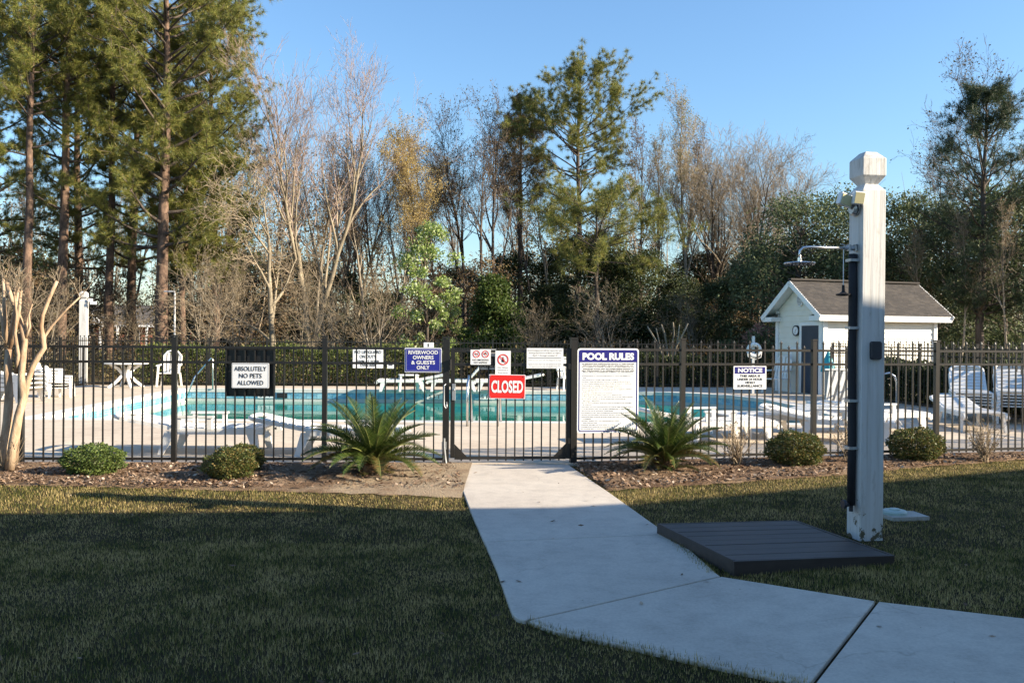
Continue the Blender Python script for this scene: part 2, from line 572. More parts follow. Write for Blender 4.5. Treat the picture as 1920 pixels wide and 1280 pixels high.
M['bark_pine'] = bark('pine_bark', (0.055, 0.038, 0.03), (0.235, 0.15, 0.105), 5.0, (1, 1, 0.45), 1.0)
M['bark_dark'] = bark('dark_bark', (0.045, 0.036, 0.03), (0.13, 0.10, 0.08))
M['bark_grey'] = bark('grey_bark', (0.16, 0.13, 0.10), (0.34, 0.29, 0.22))
M['bark_pale'] = bark('pale_bark', (0.16, 0.13, 0.09), (0.33, 0.275, 0.195), 3.0)
M['bark_myrtle'] = bark('crepe_myrtle_bark', (0.24, 0.145, 0.085), (0.50, 0.38, 0.26), 7.0, (1, 1, 0.4), 0.6)
M['twig_pink'] = leafy('pinkish_twig', [(0.24, 0.18, 0.15), (0.38, 0.29, 0.245)], 0.0, 0.8, 0.1)
M['twig_tan'] = leafy('tan_twig', [(0.20, 0.155, 0.105), (0.38, 0.30, 0.21)], 0.0, 0.8, 0.1)
M['twig_scrub'] = leafy('scrub_twig', [(0.11, 0.085, 0.06), (0.25, 0.195, 0.13), (0.36, 0.29, 0.20)], 0.0, 0.8, 0.1)
M['twig_dark'] = leafy('dark_twig', [(0.09, 0.07, 0.055), (0.18, 0.14, 0.11)], 0.0, 0.8, 0.1)
M['needle'] = leafy('pine_needle', [(0.085, 0.11, 0.025), (0.18, 0.20, 0.045), (0.30, 0.285, 0.07), (0.44, 0.32, 0.11)], 0.30, 0.45, 0.3, pos=[0, 0.45, 0.85, 1.0])
M['needle_dark'] = leafy('dark_pine_needle', [(0.03, 0.052, 0.028), (0.055, 0.08, 0.038), (0.085, 0.10, 0.05)], 0.25, 0.45, 0.3)
M['needle_brown'] = leafy('browning_needle', [(0.11, 0.12, 0.035), (0.22, 0.17, 0.06), (0.32, 0.19, 0.08)], 0.3, 0.5, 0.2)
M['leaf_box'] = leafy('boxwood_leaf', [(0.05, 0.085, 0.02), (0.11, 0.155, 0.038), (0.20, 0.24, 0.065)], 0.28, 0.5, 0.3)
M['leaf_bronze'] = leafy('bronzed_boxwood_leaf', [(0.045, 0.07, 0.02), (0.10, 0.12, 0.032), (0.22, 0.15, 0.05)], 0.25, 0.5, 0.3)
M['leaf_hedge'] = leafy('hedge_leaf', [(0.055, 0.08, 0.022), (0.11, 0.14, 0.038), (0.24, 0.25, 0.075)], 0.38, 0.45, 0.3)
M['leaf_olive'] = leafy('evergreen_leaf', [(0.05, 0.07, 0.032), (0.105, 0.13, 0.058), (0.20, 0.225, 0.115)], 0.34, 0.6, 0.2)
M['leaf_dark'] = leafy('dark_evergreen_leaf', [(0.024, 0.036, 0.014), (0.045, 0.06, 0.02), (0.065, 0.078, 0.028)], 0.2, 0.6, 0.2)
M['leaf_cedar'] = leafy('cedar_leaf', [(0.035, 0.06, 0.013), (0.07, 0.105, 0.02), (0.11, 0.145, 0.032)], 0.3, 0.5, 0.3)
M['leaf_fresh'] = leafy('fresh_spring_leaf', [(0.17, 0.24, 0.055), (0.30, 0.38, 0.10), (0.58, 0.60, 0.40)], 0.4, 0.45, 0.3, pos=[0, 0.65, 1.0])
M['leaf_gold'] = leafy('golden_catkin', [(0.30, 0.21, 0.08), (0.46, 0.34, 0.12), (0.52, 0.43, 0.20)], 0.4, 0.6, 0.2)
M['leaf_bud'] = leafy('opening_bud', [(0.20, 0.21, 0.09), (0.33, 0.32, 0.16), (0.30, 0.20, 0.12)], 0.4, 0.6, 0.2)
M['leaf_rust'] = leafy('rusty_dry_leaf', [(0.12, 0.075, 0.04), (0.22, 0.14, 0.075), (0.16, 0.14, 0.06)], 0.3, 0.6, 0.2)
M['leaf_pink'] = leafy('pink_blossom', [(0.50, 0.28, 0.24), (0.62, 0.40, 0.33)], 0.3, 0.6, 0.2)
M['leaf_thicket'] = leafy('thicket_leaf', [(0.045, 0.045, 0.02), (0.10, 0.085, 0.04), (0.19, 0.135, 0.075), (0.09, 0.10, 0.035)], 0.25, 0.6, 0.2)
M['chip'] = leafy('bark_chip', [(0.07, 0.042, 0.027), (0.19, 0.122, 0.08), (0.32, 0.22, 0.15), (0.56, 0.45, 0.34)], 0.0, 0.85, 0.15, pos=[0, 0.5, 0.85, 1.0])
M['frond'] = leafy('sago_leaflet', [(0.028, 0.052, 0.011), (0.052, 0.085, 0.017), (0.115, 0.14, 0.034)], 0.22, 0.28, 0.6)
M['frond_tip'] = leafy('sago_leaflet_worn', [(0.05, 0.06, 0.018), (0.10, 0.10, 0.03), (0.20, 0.12, 0.04)], 0.22, 0.3, 0.5)
M['rachis'] = simple('frond_rib', (0.16, 0.17, 0.05), 0.5, 0.2, 10)
M['sago_trunk'] = bark('sago_trunk', (0.10, 0.05, 0.025), (0.28, 0.16, 0.08), 18.0, (1, 1, 1), 1.0)

# ================================================================== SETTING
FL_A, FL_B = Vector((-6.0, 10.345)), Vector((-0.783, 10.57))      # near fence, left run
FR_A, FR_B = Vector((0.726, 10.69)), Vector((7.12, 12.02))        # near fence, right run
FLd = (FL_B - FL_A).normalized(); FRd = (FR_B - FR_A).normalized()
ANG_L = math.atan2(FLd.y, FLd.x); ANG_R = math.atan2(FRd.y, FRd.x)
def left_pt(X): return FL_A + FLd * ((X - FL_A.x) / FLd.x)
def right_pt(X): return FR_A + FRd * ((X - FR_A.x) / FRd.x)
CORNER_NL = left_pt(-13.4); CORNER_NR = right_pt(10.9)
CORNER_FL = Vector((-13.1, 27.0)); CORNER_FR = Vector((8.3, 28.4))
SHED_C = Vector((8.75, 24.3)); SHED_A = math.radians(18)
SHED_D = Vector((math.cos(SHED_A), math.sin(SHED_A))); SHED_G = Vector((-math.sin(SHED_A), math.cos(SHED_A)))

POOL = [(-8.75, 15.9), (6.55, 15.9), (6.62, 20.6)]
for k in range(1, 9):
    t = k / 8 * math.pi / 2
    POOL.append((3.6 + 3.0 * math.cos(t), 21.6 + 3.5 * math.sin(t)))
POOL += [(-9.45, 25.1)]
def offset_poly(poly, d):
    n = len(poly); out = []
    for i in range(n):
        p0, p1, p2 = Vector(poly[i - 1]), Vector(poly[i]), Vector(poly[(i + 1) % n])
        e1 = (p1 - p0).normalized(); e2 = (p2 - p1).normalized()
        n1 = Vector((e1.y, -e1.x)); n2 = Vector((e2.y, -e2.x))
        b = (n1 + n2)
        b = b / max(0.3, b.dot(n1))
        out.append(tuple(p1 + b * d))
    return out
POOL_OUT = offset_poly(POOL, 0.32)

from mathutils.geometry import tessellate_polygon
def holed_sheet(name, outer, hole, z, mat, skirt=0.0):
    polys = [[Vector((p[0], p[1], 0)) for p in outer], [Vector((p[0], p[1], 0)) for p in hole]]
    pts = polys[0] + polys[1]
    tris = tessellate_polygon(polys)
    mb = MB()
    F = []
    for t in tris:
        a, b, c = (pts[i] for i in t)
        F.append(tuple(t) if (b - a).cross(c - a).z > 0 else (t[0], t[2], t[1]))
    V = [(p.x, p.y, z) for p in pts]
    mb.add(V, F)
    if skirt:
        n = len(outer)
        V2 = [(p[0], p[1], z) for p in outer] + [(p[0], p[1], z - skirt) for p in outer]
        mb.add(V2, [(i, n + i, n + (i + 1) % n, (i + 1) % n) for i in range(n)])
    return mb.build(name, mat)

R = 500
ground = holed_sheet('ground', [(-R, -R), (R, -R), (R, R), (-R, R)], offset_poly(POOL, 0.15), -0.03, M['forest'])
tag(ground, kind='structure')

def xy(px, py, z=0.0):
    p = gp(px, py, z)
    return (p.x, p.y)

# lawn in front of the fence
fl = left_pt(-40); fr = right_pt(40)
lawn = MB().add([(-60, -60, 0), (60, -60, 0), (fr.x, fr.y - 0.1, 0), (FR_A.x, FR_A.y - 0.1, 0), (FL_B.x, FL_B.y - 0.1, 0), (fl.x, fl.y - 0.1, 0)],
                [(0, 1, 2, 3, 4, 5)]).build('lawn', M['lawn'])
tag(lawn, kind='structure')

# mulch beds
BED_L = [xy(-420, 896), xy(0, 910), xy(200, 914), xy(420, 921), xy(600, 925), xy(740, 929), xy(866, 934)]
bl_top = [(-0.70, FL_B.y - 0.02), (FL_A.x - 3.2, left_pt(FL_A.x - 3.2).y - 0.02)]
BED_R = [xy(1092, 886), xy(1138, 920), xy(1200, 917), xy(1400, 904), xy(1590, 890), xy(1700, 879), xy(1920, 862), xy(2250, 846)]
br_top = [(right_pt(10.2).x, right_pt(10.2).y - 0.02), (0.74, FR_A.y - 0.02)]
def bed(name, lower, upper, seed):
    """low mounded bed with a ragged edge"""
    rs = np.random.RandomState(seed)
    lower = [Vector(p) for p in lower]; 
    pts = []
    for i in range(len(lower) - 1):
        k = max(2, int((lower[i + 1] - lower[i]).length / 0.10))
        for j in range(k):
            pts.append(lower[i].lerp(lower[i + 1], j / k))
    pts.append(lower[-1])
    a, b = Vector(upper[1]), Vector(upper[0])
    n = len(pts); rows = 10
    V, F = [], []
    for i, p in enumerate(pts):
        # matching point on the fence side at the same x fraction
        t = (p.x - a.x) / (b.x - a.x)
        q = a + (b - a) * t
        jag = rs.uniform(-0.05, 0.05)
        for r in range(rows + 1):
            s = r / rows
            c = p.lerp(q, s)
            z = 0.006 + 0.035 * math.sin(min(1, s * 3) * math.pi / 2) + (rs.uniform(-0.012, 0.012) if 0 < r < rows else 0)
            V.append((c.x, c.y + (jag if r == 0 else rs.uniform(-0.02, 0.02) if r < rows else 0), z))
    for i in range(n - 1):
        for r in range(rows):
            o = i * (rows + 1) + r
            F.append((o, o + rows + 1, o + rows + 2, o + 1))
    o = MB().add(V, F).build(name, M['mulch'] if seed == 3 else M['mulch_plain'], smooth=True)
    tag(o, kind='structure')
    return o
bed('mulch_bed', BED_L, [bl_top[0], bl_top[1]], 3)
bed('mulch_bed', BED_R, [br_top[0], br_top[1]], 4)

# walkway slabs
path = empty('path'); tag(path, kind='structure')
def slab(poly, inset=0.006):
    n = len(poly)
    c = Vector((sum(p[0] for p in poly) / n, sum(p[1] for p in poly) / n))
    poly = offset_poly(poly, -inset)
    return MB().prism(poly, -0.08, 0.022).build('slab', M['walk'], path, bevel=0.006)
J1L, J1R = xy(907, 1021), xy(1262, 1006)
J2L, J2R = xy(984, 1171), xy(1352, 1086)
J3T, J3B = xy(1645, 1133), xy(1519, 1296)
slab([J1L, J1R, xy(1250, 1004), xy(1140, 925), (0.70, 10.57), (-0.70, 10.52), xy(864, 915), xy(880, 958)], 0.003)
slab([J2L, J2R, xy(1345, 1081), J1R, J1L, xy(931, 1076), xy(946, 1122), xy(959, 1158), xy(968, 1167)], 0.005)
e = Vector(xy(1430, 1280)) - Vector(J2L); e2 = Vector(xy(1920, 1165)) - Vector(J3T)
lowr = Vector(J2L)
slab([J2L, xy(1041, 1192), xy(1112, 1207), xy(1201, 1226), xy(1332, 1256), J3B, J3T, J2R], 0.010)
far = Vector(J3B) + e.normalized() * 6.0; far2 = Vector(J3T) + e2.normalized() * 5.5
slab([J3B, tuple(far), tuple(far2), J3T], 0.012)

# pool deck, basin, coping, water
d_off = 0.07
outer = [(CORNER_NL.x, CORNER_NL.y - d_off), (FL_B.x, FL_B.y - d_off), (FR_A.x, FR_A.y - d_off),
         (CORNER_NR.x, CORNER_NR.y - d_off), (9.3, 23.2), (13.2, 24.6), (12.8, 28.0), (CORNER_FR.x, CORNER_FR.y - 0.45),
         (-2.0, 27.05), (CORNER_FL.x, CORNER_FL.y - 0.35)]
deck = holed_sheet('pool_deck', outer, POOL_OUT, 0.03, M['deck'], skirt=0.12)
tag(deck, kind='structure')
basin = empty('pool_basin'); tag(basin, kind='structure')
def ring(name, a, b, z0, z1, mat, parent):
    n = len(a); V = []; F = []
    for z in (z1, z0):
        V += [(p[0], p[1], z) for p in a] + [(p[0], p[1], z) for p in b]
    for i in range(n):
        j = (i + 1) % n
        F += [(i, n + i, n + j, j), (2 * n + i, i, j, 2 * n + j), (n + i, 3 * n + i, 3 * n + j, n + j), (2 * n + i, 2 * n + j, 3 * n + j, 3 * n + i)]
    return MB().add(V, F).build(name, mat, parent)
ring('coping', offset_poly(POOL, -0.03), POOL_OUT, -0.06, 0.036, M['coping'], basin)
ring('pool_wall', POOL, offset_poly(POOL, 0.12), -1.5, -0.05, M['plaster'], basin)
MB().add([(p[0], p[1], -1.45) for p in offset_poly(POOL, 0.05)], [tuple(range(len(POOL)))]).build('pool_floor', M['plaster'], basin)
mb = MB()
for i in range(len(POOL)):
    a, b = Vector(POOL[i]), Vector(POOL[(i + 1) % len(POOL)])
    L = (b - a).length; d = (b - a) / L; nn = Vector((-d.y, d.x))
    k = max(1, round(L / 0.152))
    for j in range(k):
        for row, (z0, z1) in enumerate(((-0.115, -0.062), (-0.172, -0.120), (-0.23, -0.178))):
            p, q = a + d * (L * j / k + 0.004), a + d * (L * (j + 1) / k - 0.004)
            p, q = p + nn * 0.012, q + nn * 0.012
            mb.add([(p.x, p.y, z0), (q.x, q.y, z0), (q.x, q.y, z1), (p.x, p.y, z1)], [(0, 3, 2, 1)])
tb = mb.build('tile_band', M['tile'], basin); tb['kind'] = 'stuff'
water = MB().add([(p[0], p[1], -0.33) for p in POOL], [tuple(range(len(POOL)))]).build('pool_water', M['water'])
tag(water, kind='structure')

# the building beside the camera that shades the lawn (eaves follow the edge of its shadow)
EH = 5.0
off = Vector((SUN.x, SUN.y)) * (EH / SUN.z)
def eave(px, py): return Vector(xy(px, py)) + off
E1, E2, E3, E4 = eave(0, 963), eave(1030, 955), eave(1180, 946), eave(1920, 880)
E0 = E1 + (E1 - E2).normalized() * 1.6
E5 = E4 + (E4 - E3).normalized() * 8
bld = empty('building', (0, 0, 0))
tag(bld, 'cream building outside the frame whose roof edge shades the near lawn', 'building')
roof_poly = [tuple(E0), (E0.x - 0.3, -24), (E5.x, -24), tuple(E5), tuple(E4), tuple(E3), tuple(E2), tuple(E1)]
MB().prism(roof_poly, EH - 0.22, EH).build('fascia', M['white_trim'], bld)
inner = offset_poly(roof_poly, -0.6)
ctr = Vector((sum(p[0] for p in inner) / len(inner), -9.0))
rp = offset_poly(roof_poly, -0.01)
top = [tuple(Vector(p).lerp(Vector((p[0] * 0.8 + ctr.x * 0.2, -9.5)), 0.75)) for p in rp]
n = len(rp)
MB().add([(p[0], p[1], EH + 0.01) for p in rp] + [(p[0], p[1], EH + 3.0) for p in top],
         [(i, (i + 1) % n, n + (i + 1) % n, n + i) for i in range(n)] + [tuple(range(n, 2 * n))]).build('roof', M['asphalt_roof'], bld)
MB().prism(inner, 0.0, EH - 0.225).build('wall', M['siding'], bld)

# ================================================================== FENCES
RAIL_TOP, RAIL_MID, RAIL_BOT, POST_H = 1.425, 1.245, 0.078, 1.57
def picket_mesh(name, z0, z1, mat, tip=False, w=0.0165):
    mb = MB().box((0, 0, (z0 + z1) / 2), (w, w, z1 - z0))
    if tip:
        mb.add([(-w * .8, -w * .8, z1), (w * .8, -w * .8, z1), (w * .8, w * .8, z1), (-w * .8, w * .8, z1), (0, 0, z1 + 0.042)],
               [(3, 2, 1, 0), (0, 1, 4), (1, 2, 4), (2, 3, 4), (3, 0, 4)])
        mb.box((0, 0, z1 + 0.004), (w * 1.75, w * 1.75, 0.010))
    me = bpy.data.meshes.new(name); me.from_pydata(mb.v, [], mb.f); me.materials.append(mat); me.update()
    return me
def post_mesh(name, w, h, mat):
    mb = MB().box((0, 0, (h - 0.02) / 2 - 0.06), (w, w, h - 0.02 + 0.12)).box((0, 0, h - 0.006), (w + 0.012, w + 0.012, 0.022))
    me = bpy.data.meshes.new(name); me.from_pydata(mb.v, [], mb.f); me.materials.append(mat); me.update()
    return me
pk_flat = picket_mesh('picket', 0.045, 1.41, M['black_metal'])
pk_tall = picket_mesh('picket', 0.045, 1.515, M['bronze_metal'], True)
pk_short = picket_mesh('picket', 0.045, 1.455, M['bronze_metal'], True)
post_blk = post_mesh('post', 0.058, POST_H, M['black_metal'])
post_brz = post_mesh('post', 0.058, POST_H, M['bronze_metal'])
post_gate = post_mesh('post', 0.078, POST_H + 0.0, M['black_metal'])

def near_fence(name, label, pts, ang, post_me, style, mat, last_gate=None):
    root = empty(name, (pts[0].x, pts[0].y, 0.0), ang)
    tag(root, label, 'fence', 'metal fences round the pool')
    base = pts[0]
    S = [(p - base).length for p in pts]
    for i, s in enumerate(S):
        me = post_gate if last_gate == i else post_me
        use(me, 'post', root, (s, 0, 0))
    for i in range(len(S) - 1):
        a, b = S[i] + 0.029, S[i + 1] - 0.029
        for z in (RAIL_TOP, RAIL_MID, RAIL_BOT):
            MB().box(((a + b) / 2, 0, z), (b - a - 0.001, 0.030, 0.030)).build('rail', mat, root)
        nP = max(1, round((b - a) / 0.1145) - 1)
        for k in range(nP):
            s = a + (b - a) * (k + 1) / (nP + 1)
            if style == 'flat':
                o = use(pk_flat, 'picket', root, (s, 0, 0))
            else:
                o = use(pk_tall if (k + i) % 2 == 0 else pk_short, 'picket', root, (s, 0, 0))
            o.rotation_euler = (random.uniform(-.002, .002), random.uniform(-.004, .004), 0)
    return root

lp = [left_pt(-9.6), left_pt(-7.75)] + [Vector(on_line(px, 700, FL_A, FL_B)[:2]) for px in (40, 327, 609)]
gpL = Vector(on_line(836.5, 700, FL_A, FL_B)[:2])
near_fence('fence', 'black flat-topped picket fence left of the gate', lp + [gpL], ANG_L, post_blk, 'flat', M['black_metal'], last_gate=5)
gpR = Vector(on_line(1075.5, 700, FR_A, FR_B)[:2])
rp_ = [gpR] + [Vector(on_line(px, 700, FR_A, FR_B)[:2]) for px in (1280, 1526, 1756)]
d_ = FRd * 1.84
rp_ += [rp_[-1] + d_, rp_[-1] + d_ * 2, CORNER_NR]
near_fence('fence', 'bronze picket fence with spear tips right of the gate', rp_, ANG_R, post_brz, 'spear', M['bronze_metal'], last_gate=0)

# gate
g0 = Vector(on_line(849, 700, gpL, gpR)[:2]); g1 = Vector(on_line(1065.5, 700, gpL, gpR)[:2])
ga = math.atan2(g1.y - g0.y, g1.x - g0.x); GW = (g1 - g0).length
gate = empty('gate', (g0.x, g0.y, 0), ga)
tag(gate, 'black metal picket gate hung with notices at the end of the path', 'gate')
for s in (0, GW):
    MB().box((s, 0, 0.76), (0.052, 0.052, 1.36 if s else 1.33)).build('stile', M['black_metal'], gate)
for z in (1.40, 1.235, 0.09):
    MB().box((GW / 2, 0, z), (GW - 0.054, 0.032, 0.034)).build('rail', M['black_metal'], gate)
for k in range(12):
    use(pk_flat, 'picket', gate, (GW * (k + 1) / 13, 0, 0.01), (0, 0, 0), (1, 1, 0.975))
for s, sg in ((0.027, 1), (GW - 0.027, -1)):
    MB().panel([(s, 0.108), (s + sg * 0.15, 0.108), (s, 0.26)] if sg > 0 else [(s, 0.108), (s, 0.26), (s + sg * 0.15, 0.108)], -0.012, 0.012).build('corner_brace', M['black_metal'], gate)
lk = MB().box((0.012, -0.045, 0.90), (0.045, 0.05, 0.20)).build('lock_box', M['galv'], gate, bevel=0.004)
MB().lathe([(0.012, 0), (0.012, 0.022), (0.007, 0.026)], (0.012, -0.07, 0.93), 12, Matrix.Rotation(math.pi / 2, 3, 'X')).build('keyhole', M['chrome'], lk)
MB().tube([(-0.085, -0.06, 1.0), (-0.105, -0.07, 0.98), (-0.105, -0.07, 0.74), (-0.085, -0.08, 0.70), (-0.07, -0.075, 0.72), (-0.075, -0.06, 0.78)], 0.008, 8).build('pull_handle', M['galv'], gate, smooth=True)
MB().tube([(-0.03, -0.06, 1.30), (-0.03, -0.06, 1.17)], 0.014, 8).build('hinge', M['black_metal'], gate)
MB().box((GW + 0.03, -0.01, 1.22), (0.07, 0.06, 0.07)).build('hinge', M['black_metal'], gate)
MB().box((GW + 0.03, -0.01, 0.30), (0.07, 0.06, 0.07)).build('hinge', M['black_metal'], gate)
dr = MB().tube([(-0.10, -0.07, 0.34), (-0.10, -0.07, 0.24), (-0.085, -0.075, 0.10), (-0.06, -0.09, -0.06)], 0.014, 8)
dr.box((-0.10, -0.05, 0.25), (0.06, 0.03, 0.09)).tube([(-0.10, -0.07, 0.14), (-0.12, -0.08, -0.04)], 0.008, 6)
dr.build('drop_bolt', M['galv'], gate)

# side and back fences (too far to pick the pickets apart)
def far_fence(label, A, B, h=1.50, mat=None, spear=True):
    A, B = Vector(A), Vector(B)
    L = (B - A).length; ang = math.atan2(B.y - A.y, B.x - A.x)
    mat = mat or M['black_metal']
    root = empty('fence', (A.x, A.y, 0), ang)
    tag(root, label, 'fence', 'metal fences round the pool')
    n = max(1, round(L / 1.84))
    pm = post_brz if mat == M['bronze_metal'] else post_blk
    for i in range(n + 1):
        use(pm, 'post', root, (L * i / n, 0, 0), (0, 0, 0), (1, 1, h / POST_H))
    for i in range(n):
        for z in (h - 0.10, h - 0.28, 0.08):
            MB().box((L * (i + .5) / n, 0, z), (L / n - 0.06, 0.028, 0.030)).build('rail', mat, root)
    mb = MB(); N = int(L / 0.115)
    for k in range(N):
        z1 = h - 0.04 if k % 2 else h + 0.03
        mb.box((L * (k + .5) / N, 0, z1 / 2 + 0.02), (0.015, 0.015, z1 - 0.04))
        if spear:
            mb.box((L * (k + .5) / N, 0, z1 + 0.012), (0.024, 0.024, 0.03))
    p = mb.build('picket', mat, root); p['kind'] = 'stuff'
    return root
far_fence('long black fence along the back of the pool deck before the hedge', CORNER_FL, CORNER_FR)
far_fence('black fence running down the left side of the pool deck', CORNER_NL, CORNER_FL)
far_fence('dark fence from the shed corner down the right of the pool deck', (8.95, 24.1), CORNER_NR)

# ================================================================== SIGNS
def lettering(body, w, h, loc, mat, parent, bold=0.0, name='lettering', stretch=True, align='CENTER', spacing=1.0):
    cu = bpy.data.curves.new('text', 'FONT')
    cu.body = body
    cu.align_x = align
    cu.size = 1.0
    cu.space_line = spacing
    cu.offset = bold
    cu.resolution_u = 3
    ob = bpy.data.objects.new('text', cu)
    COL.objects.link(ob)
    bpy.context.view_layer.update()
    dg = bpy.context.evaluated_depsgraph_get()
    me = bpy.data.meshes.new_from_object(ob.evaluated_get(dg))
    bpy.data.objects.remove(ob)
    co = np.zeros(len(me.vertices) * 3, dtype=np.float32)
    me.vertices.foreach_get('co', co)
    co = co.reshape(-1, 3)
    mn, mx = co.min(0), co.max(0)
    sx = w / (mx[0] - mn[0]); sy = h / (mx[1] - mn[1])
    if not stretch:
        sx = sy = min(sx, sy)
    out = np.zeros_like(co)
    out[:, 0] = (co[:, 0] - (mn[0] + mx[0]) / 2) * sx
    out[:, 2] = (co[:, 1] - (mn[1] + mx[1]) / 2) * sy
    me.vertices.foreach_set('co', out.ravel())
    me.materials.clear()
    me.name = name
    o = finish(name, me, mat, parent)
    o.location = loc
    return o

def rrect(w, h, r, n=4, cx=0, cz=0):
    P = []
    for sx, sz, a0 in ((1, -1, -90), (1, 1, 0), (-1, 1, 90), (-1, -1, 180)):
        for k in range(n + 1):
            a = math.radians(a0 + 90 * k / n)
            P.append((cx + sx * (w / 2 - r) + r * math.cos(a), cz + sz * (h / 2 - r) + r * math.sin(a)))
    return P

def sign(name, label, box, line, ang, col, cat='sign', front=0.035, r=0.012, thick=0.004, tilt=0.0):
    x0, y0, x1, y1 = box
    a = on_line(x0, (y0 + y1) / 2, *line); b = on_line(x1, (y0 + y1) / 2, *line)
    c = (a + b) / 2; w = (b - a).length
    t = on_line((x0 + x1) / 2, y0, *line); d = on_line((x0 + x1) / 2, y1, *line)
    h = t.z - d.z
    nrm = Vector((math.sin(ang), -math.cos(ang), 0))
    p = c + nrm * front
    k = p.y / c.y                      # keep the apparent size when standing proud of the rails
    p.z = HC + (c.z - HC) * k; w *= k; h *= k
    p.x = c.x * k if abs(c.x) > 2 else p.x
    o = MB().panel(rrect(w, h, r), 0, thick).build(name, M[col], None)
    o.location = p
    o.rotation_euler = (0, tilt, ang)
    tag(o, label, cat)
    return o, w, h
LL, RR, GG = (FL_A, FL_B), (FR_A, FR_B), (gpL, gpR)
F1 = -0.0025

# black board hung behind the pickets with the pets notice in front
bb, w, h = sign('black_board', 'square black board hung behind the pickets at left', (423, 653, 516, 743), LL, ANG_L, 'board_black', 'board', front=-0.045, r=0.004, thick=0.012)
MB().panel(rrect(w * 0.9, h * 0.9, 0.01), 0, 0.004).build('raised_face', M['board_black'], bb, loc=(0, -0.005, 0))
s, w, h = sign('sign', 'white notice reading ABSOLUTELY NO PETS ALLOWED', (434.5, 680.5, 504.5, 727.5), LL, ANG_L, 'sign_white')
fr = MB(); 
lettering('ABSOLUTELY', w * .86, h * .18, (0, F1, h * .275), M['ink'], s, 0.012)
lettering('NO PETS', w * .61, h * .18, (0, F1, -h * .005), M['ink'], s, 0.012)
lettering('ALLOWED', w * .70, h * .18, (0, F1, -h * .285), M['ink'], s, 0.012)
def outline(parent, w, h, r, t, mat, y=F1, name='border'):
    a = rrect(w, h, r); b = rrect(w - 2 * t, h - 2 * t, max(0.002, r - t))
    n = len(a)
    V = [(p[0], y, p[1]) for p in a] + [(p[0], y, p[1]) for p in b]
    return MB().add(V, [(i, (i + 1) % n, n + (i + 1) % n, n + i) for i in range(n)]).build(name, mat, parent)
outline(s, w * .97, h * .96, 0.010, 0.003, M['ink_grey'])

s, w, h = sign('sign', 'blue notice reading RIVERWOOD OWNERS & GUESTS ONLY', (759, 652, 828.5, 698), LL, ANG_L, 'sign_white')
MB().panel(rrect(w * .955, h * .935, 0.012), F1, 0.0).build('blue_field', M['sign_blue'], s)
for k, (tx, ww) in enumerate((('RIVERWOOD', .80), ('OWNERS', .56), ('& GUESTS', .64), ('ONLY', .35))):
    lettering(tx, w * ww, h * .155, (0, F1 * 2, h * (.315 - .205 * k)), M['ink_white'], s, 0.028)
outline(s, w * .90, h * .87, 0.008, 0.002, M['ink_white'], F1 * 2)

def prohibition(parent, cx, cz, r, kind):
    n = 28; V = []; y = F1
    for q in (r, r * .80):
        V += [(cx + q * math.cos(2 * math.pi * k / n), y, cz + q * math.sin(2 * math.pi * k / n)) for k in range(n)]
    F = [(k, (k + 1) % n, n + (k + 1) % n, n + k) for k in range(n)]
    MB().add(V, F).build('ring', M['sign_red'], parent)
    if kind == 'smoke':
        m = MB().add([(cx - r * .5, y, cz - r * .12), (cx + r * .5, y, cz - r * .12), (cx + r * .5, y, cz + r * .06), (cx - r * .5, y, cz + r * .06)], [(0, 1, 2, 3)])
        m.add([(cx + r * .25, y, cz + r * .15), (cx + r * .35, y, cz + r * .15), (cx + r * .45, y, cz + r * .5), (cx + r * .35, y, cz + r * .5)], [(0, 1, 2, 3)])
    elif kind == 'vape':
        m = MB().add([(cx - r * .55, y, cz - r * .08), (cx + r * .55, y, cz - r * .08), (cx + r * .45, y, cz + r * .08), (cx - r * .55, y, cz + r * .08)], [(0, 1, 2, 3)])
        m.add([(cx - r * .1, y, cz + r * .2), (cx + r * .35, y, cz + r * .2), (cx + r * .2, y, cz + r * .5), (cx - r * .2, y, cz + r * .45)], [(0, 1, 2, 3)])
    else:
        m = MB().add([(cx - r * .22, y, cz - r * .45), (cx + r * .22, y, cz - r * .45), (cx + r * .26, y, cz + r * .1), (cx - r * .26, y, cz + r * .1)], [(0, 1, 2, 3)])
        m.add([(cx - r * .1, y, cz + r * .1), (cx + r * .1, y, cz + r * .1), (cx + r * .07, y, cz + r * .5), (cx - r * .07, y, cz + r * .5)], [(0, 1, 2, 3)])
    m.build('pictogram', M['ink'], parent)
    a = math.radians(-45)
    d = Vector((math.cos(a), math.sin(a))) * r * .86; q = Vector((-d.y, d.x)).normalized() * r * .085
    P = [(cx - d.x - q.x, F1 * 2, cz - d.y - q.y), (cx + d.x - q.x, F1 * 2, cz + d.y - q.y), (cx + d.x + q.x, F1 * 2, cz + d.y + q.y), (cx - d.x + q.x, F1 * 2, cz - d.y + q.y)]
    MB().add(P, [(0, 1, 2, 3)]).build('slash', M['sign_red'], parent)

